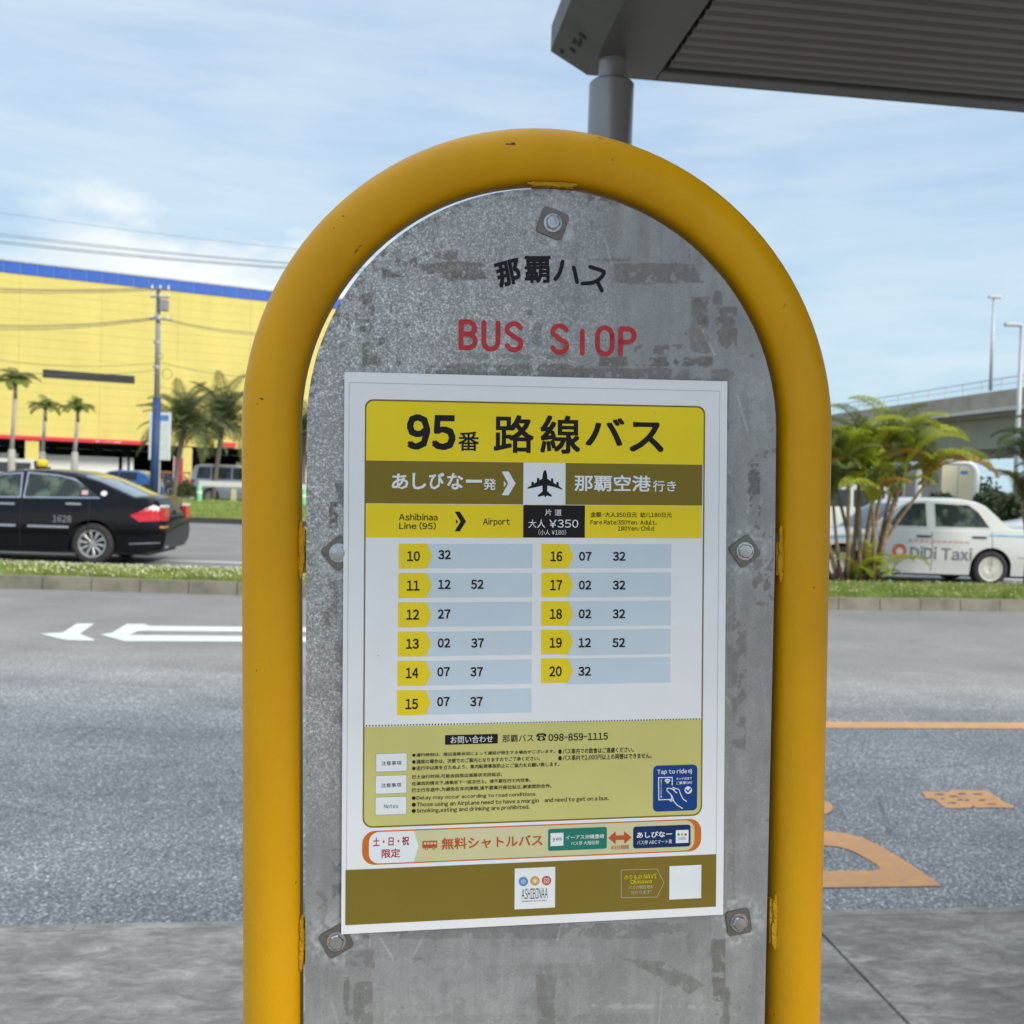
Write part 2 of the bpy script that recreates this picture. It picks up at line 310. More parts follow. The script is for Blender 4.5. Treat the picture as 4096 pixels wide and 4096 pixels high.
def board_mat():
    m_ = mat('galvanised_board', (.3, .3, .3), .42, metal=.3, spec=.3); b = TB(m_); pr = b.n['Principled BSDF']; tcn = b.new('ShaderNodeTexCoord'); v = tcn.outputs['Object']
    a = b.new('ShaderNodeAttribute', attribute_name='residue'); sp = b.new('ShaderNodeSeparateColor'); b.l.new(a.outputs['Color'], sp.inputs[0])
    res, lite, spk = sp.outputs[0], sp.outputs[1], sp.outputs[2]
    f1 = b.noise(v, 620, 5, .7); f2 = b.noise(b.mapping(v, (1, 1, .16)), 90, 5, .6); f3 = b.noise(v, 26, 5, .6); f4 = b.noise(v, 240, 4, .65, 1.5)
    c = b.ramp(f3, [(.3, (.25, .253, .257)), (.7, (.335, .337, .34))])
    c = b.mix(1, c, b.ramp(f2, [(.3, .90), (.7, 1.12)]), 'MULTIPLY')
    sk = b.ramp(f1, [(.36, .35), (.45, .85), (.53, 1.15), (.60, 2.9)]); c = b.mix(spk, c, b.mix(1, c, sk, 'MULTIPLY'))
    sk2 = b.ramp(f4, [(.38, .5), (.45, 1.), (.56, 1.), (.62, 1.9)]); c = b.mix(b.math('MULTIPLY', spk, .8), c, b.mix(1, c, sk2, 'MULTIPLY'))
    c = b.mix(b.math('MULTIPLY', spk, .30), c, (.62, .61, .60))  # upper-left sheen of the metal painted in as paler colour
    c = b.mix(b.math('MULTIPLY', lite, .75), c, (.70, .72, .74))
    dr = b.ramp(f4, [(.3, (.075, .071, .066)), (.7, (.16, .15, .138))])
    c = b.mix(b.math('MULTIPLY', res, .92), c, dr)
    b.l.new(c, pr.inputs['Base Color'])
    b.l.new(b.math('SUBTRACT', .30, b.math('MULTIPLY', res, .3)), pr.inputs['Metallic'])
    b.l.new(b.math('ADD', b.ramp(f4, [(.3, .36), (.7, .52)]), b.math('MULTIPLY', res, .4)), pr.inputs['Roughness'])
    b.l.new(b.bump(b.math('ADD', f1, b.math('MULTIPLY', res, 2.)), .25, .0006), pr.inputs['Normal']); return m_
M['board'] = board_mat()
def ink(name, col, rough=.5, var=.03): return mat(name, col, rough+.1, var=var, vs=14, spec=.2, bump=.35, bs=11)
I = dict(paper=ink('poster_paper', (.83, .835, .865), .45, .02), yel=ink('print_yellow', (.88, .67, .02), .42), brown=ink('print_olive_brown', (.215, .155, .022), .42), pale=ink('print_pale_yellow', (.60, .56, .20), .45),
 black=ink('print_black', (.012, .012, .014), .45), line=ink('print_grey_line', (.20, .21, .24), .5), bar=ink('print_light_blue', (.60, .69, .77), .45), white=ink('print_white', (.80, .82, .85), .45),
 orange=ink('print_orange', (.60, .16, .02), .45), rust=ink('print_rust', (.50, .095, .025), .45), crimson=ink('print_crimson', (.36, .012, .045), .45), cream=ink('print_cream', (.64, .60, .36), .45),
 green=ink('print_green', (.015, .20, .14), .45), navy=ink('print_navy', (.008, .03, .12), .45), royal=ink('print_blue', (.008, .055, .24), .45), sky=ink('print_sky', (.10, .28, .52), .5), gold=ink('print_gold', (.66, .36, .05), .5),
 red=ink('print_red', (.52, .10, .07), .5), bright=ink('print_bright_yellow', (.78, .68, .02), .5), teal=ink('print_teal', (.03, .12, .16), .5), paleink=ink('print_pale_ink', (.56, .55, .38), .5),
 bred=mat('lettering_red', (.50, .045, .055), .6, spec=.2, var=.12, vs=160), bblack=mat('lettering_black', (.008, .009, .012), .5, spec=.25, var=.2, vs=160))

# ------------------------------------------------------------------ lettering (built in font, turned into meshes in one go)
TXT = []
def text(body, place, mat_, parent, bold=0., name='lettering', res=2):
    TXT.append((body, place, mat_, parent, bold, name, res))
def flush_text():
    chars = sorted({(ch, r_[4]) for body, *r_0 in TXT for r_ in [[None]*4+[r_0[-1]]] for ch in body if ch != ' '})
    def full(ch): return chr(ord(ch)+0xFEE0) if 33 <= ord(ch) < 127 else ('\uffe5' if ch == '\u00a5' else ch)
    objs = []
    for ch, res in chars:
        c = bpy.data.curves.new('t', 'FONT'); c.body = full(ch); c.resolution_u = res
        o = bpy.data.objects.new('t', c); COL.objects.link(o); objs.append(o)
    bpy.context.view_layer.update(); dg = bpy.context.evaluated_depsgraph_get(); GL = {}
    for (ch, res), o in zip(chars, objs):
        me = bpy.data.meshes.new_from_object(o.evaluated_get(dg)); n = len(me.vertices); co = np.empty(n*3); me.vertices.foreach_get('co', co)
        GL[(ch, res)] = (co.reshape(-1, 3)[:, :2].copy(), [tuple(p.vertices) for p in me.polygons]); bpy.data.meshes.remove(me)
    for o in objs: c = o.data; bpy.data.objects.remove(o); bpy.data.curves.remove(c)
    for body, place, mat_, parent, bold, name, res in TXT:
        V, F, pen = [], [], 0.
        for ch in body:
            if ch == ' ': pen += .27; continue
            co, fs = GL[(ch, res)]; co = co*{'-': (.5, 1.), '/': (.55, .8)}.get(ch, (1., 1.)); x0, x1 = co[:, 0].min(), co[:, 0].max(); prop = ord(ch) < 127 or ch == '\u00a5'
            dx = pen-x0+.045 if prop else pen; sc_ = 1.0
            b = len(V); V += [(x+dx, y) for x, y in co]; F += [tuple(i+b for i in f) for f in fs]; pen += (x1-x0+.10) if prop else 1.0
        A = np.array(V); bb = max(bold, 0)*.9; lo, hi = A.min(0)-bb, A.max(0)+bb; PV, PF = [], []
        offs = [(0, 0)] if bb < .003 else ([(-bb, -bb), (bb, bb), (-bb, bb), (bb, -bb)] if bb < .03 else [(-bb, -bb), (bb, bb), (-bb, bb), (bb, -bb), (0, 0)])
        for k, (ox, oy) in enumerate(offs):
            b = len(PV)
            for x, y in A:
                p = place((x+ox-lo[0])/(hi[0]-lo[0]), (y+oy-lo[1])/(hi[1]-lo[1])); PV.append((p[0], p[1]-k*.000008, p[2]))
            PF += [tuple(i+b for i in f) for f in F]
        mesh(name, PV, PF, mat_, parent)
    TXT.clear()

# ================================================================== SETTING
SD = Vector((.9921, .1253, 0)); SN = Vector((-.1253, .9921, 0)); SANG = math.atan2(.1253, .9921)   # kerb direction of the near pavement
S0 = Vector((-1.64, 3.30, 0))
def sw(a, b, z=0.): p = S0 + SD*a + SN*b; return Vector((p.x, p.y, z))
o = mesh('ground', [(-400, -60, -.06), (400, -60, -.06), (400, 900, -.06), (-400, 900, -.06)], [(0, 1, 2, 3)], M['lot']); tag(o, 'flat ground reaching the horizon', kind='structure')
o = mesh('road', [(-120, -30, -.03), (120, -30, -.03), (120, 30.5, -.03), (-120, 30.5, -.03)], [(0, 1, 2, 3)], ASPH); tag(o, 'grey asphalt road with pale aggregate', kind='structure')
# near pavement
sidewalk = empty('sidewalk', sw(0, 0, 0), SANG); tag(sidewalk, 'concrete pavement at the bus stop', kind='structure')
MB().box(-14, -9, -.05, 16, -.01, -.012).build('slab_bed', M['joint'], sidewalk)
for k in range(-4, 5):
    x0 = 2.745 + k*4.2
    for j in range(3):
        MB().bbox(x0+.006, -.0485-3*(j+1)+.006, -.04, x0+4.2-.006, -.0485-3*j, 0, .0015).build('slab', PAVE, sidewalk)
for k in range(-8, 10):
    x0 = 2.06 + k*1.8
    MB().bbox(x0+.001, -.048, -.04, x0+1.799, 0, .0012, .0012).build('kerb_stone', PAVE, sidewalk)
# road paint
def flat(name, pts, mat_, parent=None, z=-.024):
    return mesh(name, [(p.x, p.y, z) for p in pts], [tuple(range(len(pts)))], mat_, parent)
def z2(x, y): return (x/1.61, 1700+y/1.61)
def z3(x, y): return (3250+x*.4379, 2800+y*.4379)
mk = empty('road_marking', (-4, 9, -.026)); tag(mk, 'white left-pointing hollow arrows painted on the road', kind='structure')
def mpoly(name, pts, mat_, root, z=-.0262):
    pp = [G(x, y, z) for x, y in pts]; return mesh(name, [(p.x-root.location.x, p.y-root.location.y, z-root.location.z) for p in pp], [tuple(range(len(pp)))], mat_, root)
mpoly('arrow_head', [z2(*p) for p in ((255,1345),(405,1335),(495,1278),(608,1278),(515,1345),(612,1382),(600,1389),(430,1385))], M['white_paint'], mk)
mpoly('arrow_outline', [z2(*p) for p in ((645,1348),(720,1338),(815,1281),(930,1281),(955,1293),(2000,1303),(2000,1333),(890,1326),(835,1352),(2000,1362),(2000,1397),(960,1392),(800,1392))], M['white_paint'], mk)
ol = empty('road_marking', (4, 6, -.026)); tag(ol, 'orange bus bay line, character and arrow painted on the road', kind='structure')
mpoly('bay_line', [(2300, 2876), (3310, 2886), (4300, 2891), (4300, 2916), (3310, 2912), (2300, 2903)], M['orange_paint'], ol)
outer = [z3(*p) for p in ((-700,1250),(-300,1195),(120,1192),(300,1215),(450,1255),(600,1320),(800,1440),(950,1535),(1060,1610),(1180,1697),(900,1703),(100,1712),(-700,1722))]
inner = [z3(*p) for p in ((-700,1400),(-300,1340),(120,1328),(240,1340),(360,1375),(500,1450),(600,1510),(615,1545),(560,1556),(100,1563),(-700,1572))]
po = [G(x, y, -.0262) for x, y in outer]; pi = [G(x, y, -.0262) for x, y in inner]
bm = bmesh.new(); es = []
for ring in (po, pi):
    vs = [bm.verts.new((p.x-4, p.y-6, -.0002)) for p in ring]; es += [bm.edges.new((vs[i], vs[(i+1) % len(vs)])) for i in range(len(vs))]
bmesh.ops.triangle_fill(bm, edges=es, use_beauty=True, use_dissolve=False); me = bpy.data.meshes.new('arrow_curve'); bm.to_mesh(me); bm.free(); me.materials.append(M['orange_paint']); inst('arrow_curve', me, ol)
mpoly('dot', [z3(*p) for p in ((20,925),(120,925),(165,940),(190,975),(175,1010),(130,1040),(20,1045))], M['orange_paint'], ol)
# the kanji-like character, strokes with gaps
ch_o = [z3(*p) for p in ((1000,828),(1240,838),(1262,812),(1400,818),(1592,822),(1625,850),(1690,880),(1745,925),(1845,965),(1835,984),(1640,976),(1505,982),(1470,962),(1440,982),(1310,985),(1215,980),(1150,930),(1105,898),(1040,897))]
holes = [(1160,860,50,7),(1290,878,50,7),(1365,855,38,9),(1510,857,48,8),(1350,908,30,7),(1410,912,26,7),(1550,912,40,7),(1275,938,44,9),(1640,948,50,5),(1190,900,24,4)]
bm = bmesh.new(); es = []
for ring in [ch_o]+[[z3(cx+a_*math.cos(R(t)), cy+b_*math.sin(R(t))) for t in range(0, 360, 45)] for cx, cy, a_, b_ in holes]:
    vs = []
    for x, y in ring: p = G(x, y, -.024); vs.append(bm.verts.new((p.x-4, p.y-6, -.0002)))
    es += [bm.edges.new((vs[i], vs[(i+1) % len(vs)])) for i in range(len(vs))]
bmesh.ops.triangle_fill(bm, edges=es, use_beauty=True, use_dissolve=False); me = bpy.data.meshes.new('painted_character'); bm.to_mesh(me); bm.free(); me.materials.append(M['orange_paint']); inst('painted_character', me, ol)
# median
near = [(-16, 12.55), (-6.33, 12.70), (-3.39, 12.80), (0.6, 13.05), (4.2, 13.50), (7.0, 14.05), (11.5, 15.3), (20, 18.6)]
farl = [(-17, 14.1), (-7, 14.2), (-3.8, 14.25), (.6, 14.75), (5, 15.85), (8.5, 16.6), (12.6, 18.1), (21, 21.5)]
def resample(pl, step):
    out = []; d = 0
    P_ = [Vector((a, b, 0)) for a, b in pl]; seg = [(P_[i+1]-P_[i]).length for i in range(len(P_)-1)]; tot = sum(seg); n = int(tot/step)
    for k in range(n+1):
        s_ = k*step; i = 0
        while i < len(seg)-1 and s_ > seg[i]: s_ -= seg[i]; i += 1
        out.append(P_[i].lerp(P_[i+1], s_/seg[i]))
    return out
median = empty('median_strip', (0, 13.5, 0)); tag(median, 'raised kerbed island between the two carriageways', kind='structure')
def kerbline(pl, side):
    pts = resample(pl, .6)
    for a, b in zip(pts[:-1], pts[1:]):
        d = (b-a).normalized(); n = Vector((-d.y, d.x, 0))*side; mb = MB()
        a2, b2 = a+d*.006, b-d*.006; h = .125+random.uniform(-.004, .004)
        V = [a2, b2, b2+n*.16, a2+n*.16]
        V = [(p.x, p.y-13.5, -.04) for p in V]+[((p+n*(.015 if i < 2 else 0)).x, (p+n*(.015 if i < 2 else 0)).y-13.5, h) for i, p in enumerate(V)]
        mb.add(V, [(3, 2, 1, 0), (4, 5, 6, 7), (0, 1, 5, 4), (1, 2, 6, 5), (2, 3, 7, 6), (3, 0, 4, 7)]); mb.build('kerb_stone', M['kerb'], median)
kerbline(near, 1); kerbline(farl, -1)
pn = [Vector((a, b+.17, 0)) for a, b in near]; pf = [Vector((a, b-.17, 0)) for a, b in farl]
mb = MB(); V = []
for a, b in zip(pn, pf):
    for t in (0, .25, .5, .75, 1): p = a.lerp(b, t); V.append((p.x, p.y-13.5, .115+.05*math.sin(t*PI)))
mb.add(V, [(i*5+j, i*5+5+j, i*5+6+j, i*5+j+1) for i in range(len(pn)-1) for j in range(4)]); mb.build('turf', M['turf'], median)
def blades(name, fn, n, h0, h1, wd, mat_, label):
    t = np.zeros((n, 3, 3)); 
    for i in range(n):
        x, y, z = fn(); a = random.uniform(0, PI); h = random.uniform(h0, h1); dx, dy = math.cos(a)*wd, math.sin(a)*wd; lx, ly = random.gauss(0, h*.35), random.gauss(0, h*.35)
        t[i] = ((x-dx, y-dy, z), (x+dx, y+dy, z), (x+lx, y+ly, z+h))
    me = bpy.data.meshes.new(name); V = t.reshape(-1, 3); me.vertices.add(3*n); me.vertices.foreach_set('co', V.ravel())
    me.loops.add(3*n); me.loops.foreach_set('vertex_index', np.arange(3*n, dtype=np.int32)); me.polygons.add(n)
    me.polygons.foreach_set('loop_start', np.arange(0, 3*n, 3, dtype=np.int32)); me.polygons.foreach_set('loop_total', np.full(n, 3, dtype=np.int32)); me.update(calc_edges=True)
    me.materials.append(mat_); o_ = bpy.data.objects.new(name, me); COL.objects.link(o_); tag(o_, label, 'grass', kind='stuff'); return o_
def medpt():
    while True:
        i = random.randrange(1, len(pn)-2)
        u, v = random.random(), random.random()
        a, b = pn[i].lerp(pn[i+1], u), pf[i].lerp(pf[i+1], u); p = a.lerp(b, v)
        if -8.5 < p.x < -2.6 or 3.6 < p.x < 10.5: return p.x, p.y, .115+.05*math.sin(v*PI)
blades('grass', medpt, 42000, .03, .085, .006, M['grass'], 'short green grass on the median with small pale flowers')
def flo():
    while True:
        p = medpt()
        if p[0] < 0 or random.random() < .25: return (p[0], p[1], p[2]+random.uniform(.03, .08))
mb = MB()
for i in range(1500):
    x, y, z = flo(); r_ = random.uniform(.006, .014); mb.add([(x-r_, y, z), (x+r_, y, z), (x, y+r_, z), (x, y-r_, z), (x, y, z+r_), (x, y, z-r_*.6)], [(0, 4, 3), (3, 4, 1), (1, 4, 2), (2, 4, 0), (0, 3, 5), (3, 1, 5), (1, 2, 5), (2, 0, 5)])
tag(mb.build('clover_flowers', M['clover']), 'small pale clover flowers scattered in the median grass', 'flowers', kind='stuff')
# second carriageway paint, far verge, car park
mk2 = empty('road_marking', (0, 17, -.026)); tag(mk2, 'white edge line of the far carriageway', kind='structure')
MB().box(-30, .30, .002, -2.2, .46, .004).build('edge_line', M['white_paint'], mk2)
MB().box(-2, 2.6, .002, 30, 2.75, .004).build('edge_line', M['white_paint'], mk2)
vg = empty('verge', (0, 30.5, 0)); tag(vg, 'green grass verge beyond the far carriageway', kind='structure')
MB().bbox(-60, 0, -.05, 60, .2, .13, .01).build('kerb_edge', M['joint'], vg)
mb = MB(); mb.add([(-60, .2, .12), (60, .2, .12), (60, 13.2, .30), (-60, 13.2, .30)], [(0, 1, 2, 3)]); mb.build('turf', M['turf'], vg)
mb = MB(); mb.box(-60, 13.2, -.05, 60, 15.5, .22); mb.build('path', M['kerb'], vg)
blades('grass', lambda: ((lambda x, t: (x, 30.7+13*t, .12+.18*t))(random.uniform(-24, -6), random.random()**1.3)), 15000, .05, .12, .02, M['grass'], 'bright green lawn of the far verge beside the car park rail')

# ================================================================== BUS STOP SIGN
SQ = (R(-1.52675693), R(-1.41115781), R(8.13290231)); SO = Vector((0.02451556, 0.78380785, 1.37172358))
RS = Matrix.Rotation(SQ[2], 3, 'Z') @ Matrix.Rotation(SQ[0], 3, 'X') @ Matrix.Rotation(SQ[1], 3, 'Y')
NS = RS @ Vector((0, -1, 0))
def tob(px, py, w_=0.):       # sight line -> (u, v) metres on the sheet's plane
    d = ray(px, py); o_ = SO + NS*w_; t = (o_-CAM).dot(NS)/d.dot(NS); q = RS.transposed() @ (CAM + d*t - o_); return q.x, q.z
VB = 1.373
sign = bpy.data.objects.new('bus_stop_sign', None); COL.objects.link(sign)
sign.matrix_world = Matrix.Translation(SO + RS @ Vector((0, 0, -VB))) @ RS.to_4x4(); sign.empty_display_size = .2
tag(sign, 'bus stop sign with yellow arched pipe frame and grey galvanised board', 'bus stop sign')
def sp(u, v, w_=0.): return (u, -w_, v+VB)
BW = -.0026     # face of the board
PC = -.0165     # axis of the pipe
def legx(side, v):
    t = (171.6-v*1000)/430.
    return ((-202.5+3.4*t) if side < 0 else (218.9-5.2*t))/1000
pts = []
for k in range(16): v = -1.40 + (1.5716)*k/16; pts.append(sp(legx(-1, v) if v > -.42 else legx(-1, -.42), v, PC))
for k in range(57):
    a = PI - PI*k/56; cx, r_ = .0082, .2107
    pts.append(sp(cx+r_*math.cos(a), .1716+.2107*math.sin(a), PC))
for k in range(15, -1, -1): v = -1.40+1.5716*k/16; pts.append(sp(legx(1, v) if v > -.42 else legx(1, -.42), v, PC))
MB().tube(pts, .0222, 40).build('pipe_frame', M['yellow_pipe'], sign, True)
# board outline
def bx(side, v): t = max(0, (77-v*1000)/336); return ((-176.0+1.2*min(t, 1.2)) if side < 0 else (190.0-5.*min(t, 1.2)))/1000
bc, br, bvc = .0070, .1830, .1715
outl = [sp(bx(-1, -.62), -.62), sp(bx(-1, -.26), -.26), sp(-.176, .0772)]+[sp(bc+br*math.cos(PI-PI*k/64), bvc+br*math.sin(PI-PI*k/64)) for k in range(65)]+[sp(.190, .0772), sp(bx(1, -.26), -.26), sp(bx(1, -.62), -.62)]
MB().prism([(p[0], p[2]) for p in outl], .0032, .0046).build('board', M['steel'], sign)
# residue-painted face skin: regular grid clipped to the outline
GS = .0011
us = np.arange(-.180, .194, GS); vs_ = np.arange(-.42, .357, GS); U, Vv = np.meshgrid(us, vs_)
tt = np.clip((77-Vv*1000)/336, 0, 1.2); Lx = (-176+1.2*tt)/1000; Rx = (190-5*tt)/1000
top = bvc+np.sqrt(np.clip(br**2-(U-bc)**2, 0, None)); 
Uc = np.clip(U, Lx, Rx)
inside = ((Vv <= bvc) & (U > Lx-GS) & (U < Rx+GS)) | ((Vv > bvc) & ((U-bc)**2+(Vv-bvc)**2 <= (br+GS*.7)**2))
dd = np.sqrt((U-bc)**2+(Vv-bvc)**2); k_ = np.where((Vv > bvc) & (dd > br), br/np.maximum(dd, 1e-6), 1.)
UU = np.where(Vv > bvc, bc+(U-bc)*k_, Uc); VV = np.where(Vv > bvc, bvc+(Vv-bvc)*k_, Vv)
def vnoise(x, y, s, seed=0, oct_=4):
    out = np.zeros_like(x); amp = 1.; tot = 0
    for o_ in range(oct_):
        xs, ys = x*s*2**o_+seed*17.3+100, y*s*2**o_+seed*9.1+100; xi, yi = np.floor(xs).astype(int), np.floor(ys).astype(int); fx, fy = xs-xi, ys-yi
        fx, fy = fx*fx*(3-2*fx), fy*fy*(3-2*fy)
        def h(a, b): v = np.sin(a*127.1+b*311.7+o_*53.1+seed*7.7)*43758.5453; return v-np.floor(v)
        out += amp*((h(xi, yi)*(1-fx)+h(xi+1, yi)*fx)*(1-fy)+(h(xi, yi+1)*(1-fx)+h(xi+1, yi+1)*fx)*fy); tot += amp; amp *= .5
    return out/tot
def sst(x, a, b): t = np.clip((x-a)/(b-a), 0, 1); return t*t*(3-2*t)
nz1, nz2, nz3 = vnoise(UU, VV, 120, 1), vnoise(UU, VV, 45, 2), vnoise(UU, VV, 300, 3)
resid = np.zeros_like(UU); lite = np.zeros_like(UU)
def zA(x, y): return 1200+x*.5694, 600+y*.5694
def zB(x, y): return 2200+x*.5694, 600+y*.5694
def zC(x, y): return 1150+x*1.0352, 3500+y*1.0352
def patch(q, amt=.9, thr=.42, edge=.0022, arr=None, nz=None, nzw=.12):
    global resid, lite
    pp = [tob(*c_) for c_ in q]; best = np.full_like(UU, 1e9)
    for i in range(len(pp)):
        (x0, y0), (x1, y1) = pp[i], pp[(i+1) % len(pp)]; ex, ey = x1-x0, y1-y0; L_ = math.hypot(ex, ey); d_ = ((UU-x0)*(-ey)+(VV-y0)*ex)/L_*-1
        best = np.minimum(best, d_)
    n_ = nz1 if nz is None else nz
    thr -= .035
    msk = sst(best+(n_-.5)*edge*2, -.0003, .0005)*sst(n_+(nz3-.5)*.5, thr-.03, thr+.02)*amt
    msk = msk*np.clip(.72+.5*(nz3-.2), 0, 1.05)
    if arr == 'l': lite = np.maximum(lite, msk)
    else: resid = np.maximum(resid, msk)
def bx4(z, x0, y0, x1, y1): return [z(x0, y0), z(x1, y0), z(x1, y1), z(x0, y1)]
for q, a, t in ((bx4(zA,670,750,830,812),.75,.40),([zA(580,835),zA(620,838),zA(765,895),zA(585,893)],.85,.3),(bx4(zA,880,708,1100,762),.7,.42),(bx4(zA,1000,780,1300,905),.7,.44),([zA(1050,860),zA(1290,850),zA(1325,907),zA(1170,907)],.8,.35),
    (bx4(zA,800,790,1000,860),.7,.5),(bx4(zA,415,1000,522,1280),.7,.42),(bx4(zA,380,1100,470,1200),.6,.48),(bx4(zA,440,1350,565,1510),.7,.44),(bx4(zA,550,1310,598,1380),.7,.4),(bx4(zA,635,1060,650,1210),.8,.4),
    (bx4(zA,850,1500,2000,1590),.65,.42),([zA(1610,1300),zA(1665,1215),zA(1700,1220),zA(1700,1380),zA(1650,1370)],.5,.2),(bx4(zA,1590,1115,1635,1160),.6,.35),(bx4(zA,940,1425,1930,1460),.45,.52),(bx4(zA,680,1475,716,1515),.85,.3),
    (bx4(zB,460,795,1035,935),.6,.40),([zB(400,925),zB(900,800),zB(1020,800),zB(1105,935)],.6,.40),(bx4(zB,270,758,560,772),.6,.48),(bx4(zB,990,1020,1125,1415),.5,.30),([zB(1005,1020),zB(1060,1025),zB(1120,1100),zB(1110,1215),zB(1050,1230),zB(1000,1100)],.8,.36),
    (bx4(zB,1155,980,1215,1080),.6,.46),(bx4(zB,1160,1100,1320,1400),.6,.49),(bx4(zB,590,1365,940,1432),.6,.42),(bx4(zB,350,1452,1150,1515),.75,.47),(bx4(zB,0,1530,870,1610),.6,.42),(bx4(zB,780,1540,1300,1620),.45,.48),
    (bx4(zB,1200,1560,1262,1960),.45,.40),
    (bx4(zC,220,295,332,360),.6,.45),(bx4(zC,255,415,330,600),.65,.38),(bx4(zC,218,400,240,600),.8,.42),(bx4(zC,965,392,1040,600),.55,.2),([zC(1310,330),zC(1450,335),zC(1620,430),zC(1560,470)],.6,.36),(bx4(zC,1645,250,1697,495),.85,.36),(bx4(zC,1690,440,1712,600),.8,.4),
    (bx4(zC,380,190,1550,250),.5,.42),(bx4(zC,290,235,335,255),.7,.35),(bx4(zC,760,350,1180,400),.25,.45),(bx4(zC,330,545,1400,575),.3,.45),
    ([(1335,1930),(1382,1930),(1382,2030),(1365,2025)],.75,.35),(bx4(lambda x, y: (x, y),1320,2010,1350,2110),.9,.52),(bx4(lambda x, y: (x, y),1300,2300,1350,2500),.6,.56),(bx4(lambda x, y: (x, y),1340,2500,1378,2900),.5,.5),(bx4(lambda x, y: (x, y),1330,3400,1372,3600),.7,.5),
    (bx4(lambda x, y: (x, y),2915,1850,2945,3600),.3,.42),(bx4(lambda x, y: (x, y),3000,1850,3045,2120),.8,.57),(bx4(lambda x, y: (x, y),2935,2450,2990,3000),.5,.52),(bx4(lambda x, y: (x, y),3020,2240,3085,2420),.6,.56)):
    patch(q, a, t)
for q, a, t in ((bx4(zA,720,1480,860,1580),.25,.45),(bx4(zC,730,285,1180,345),.12,.3),(bx4(zC,330,330,960,600),.12,.4),(bx4(zC,1180,505,1650,520),.35,.45),(bx4(zB,1330,1560,1520,1960),.15,.5)):
    patch(q, a, t, arr='l')
# paler halo round each bolt
for cx_, cy_ in ((2212, 890), (1355, 2210), (2980, 2205), (1345, 3765), (2958, 3692)):
    a, b = tob(cx_, cy_); d_ = np.hypot(UU-a, VV-b); lite = np.maximum(lite, .55*np.exp(-((d_-.015)/.006)**2)*sst(nz3, .4, .7))
# edge dirt + freckled upper left, its sheen painted in lighter
spkl_sheen = np.clip(1.0-np.hypot((UU+.12)/.20, (VV-.24)/.26), 0, 1)**.6*.95; spkl_sheen = np.maximum(spkl_sheen, np.clip((-.125-UU)/.03, 0, 1)*np.clip((VV+.16)/.12, 0, 1)*.8)
spkl_sheen = np.clip(spkl_sheen*(.55+.35*nz2), .07, 1)
scr = np.zeros_like(UU)
for _ in range(70):
    u0_, v0_ = random.uniform(-.17, .18), random.uniform(-.4, .34); a_ = random.gauss(PI/2, .5); l_ = random.uniform(.01, .05); t_ = (UU-u0_)*math.cos(a_)+(VV-v0_)*math.sin(a_); n_ = -(UU-u0_)*math.sin(a_)+(VV-v0_)*math.cos(a_)
    scr = np.maximum(scr, ((np.abs(n_) < .0007) & (t_ > 0) & (t_ < l_))*random.uniform(.15, .5))
lite = np.maximum(lite, scr)
drip = sst(vnoise(UU, VV*.08, 160, 9), .62, .72)*sst(vnoise(UU, VV, 14, 4), .5, .62)*.18; resid = np.maximum(resid, drip)
spots = sst(vnoise(UU, VV, 190, 12, 3), .70, .76)*.8; resid = np.maximum(resid, spots*.6*(nz2 > .62))
edged = np.clip(1-(br-np.hypot(UU-bc, VV-bvc))/.012, 0, 1)*(VV > bvc)*(UU < .06); resid = np.maximum(resid, edged*sst(nz3, .56, .66)*.8)
idx = -np.ones(U.shape, int); idx[inside] = np.arange(inside.sum())
q4 = np.stack([idx[:-1, :-1], idx[:-1, 1:], idx[1:, 1:], idx[1:, :-1]], -1).reshape(-1, 4); q4 = q4[(q4 >= 0).all(1)].astype(np.int32)
co = np.stack([UU[inside], np.full(inside.sum(), -BW), VV[inside]+VB], -1)
me = bpy.data.meshes.new('board_face'); me.vertices.add(len(co)); me.vertices.foreach_set('co', co.ravel()); me.loops.add(q4.size); me.loops.foreach_set('vertex_index', q4.ravel())
me.polygons.add(len(q4)); me.polygons.foreach_set('loop_start', np.arange(0, q4.size, 4, dtype=np.int32)); me.polygons.foreach_set('loop_total', np.full(len(q4), 4, dtype=np.int32)); me.update(calc_edges=True)
at = me.color_attributes.new('residue', 'FLOAT_COLOR', 'POINT'); at.data.foreach_set('color', np.stack([resid[inside], lite[inside], spkl_sheen[inside], np.ones(inside.sum())], -1).ravel())
me.materials.append(M['board']); inst('board_face', me, sign)
# back board seen past the edge
MB().prism([(bc+.012+(p[0]-bc)*.96, p[2]-.004) for p in outl], .030, .032).build('rear_board', M['white'], sign)
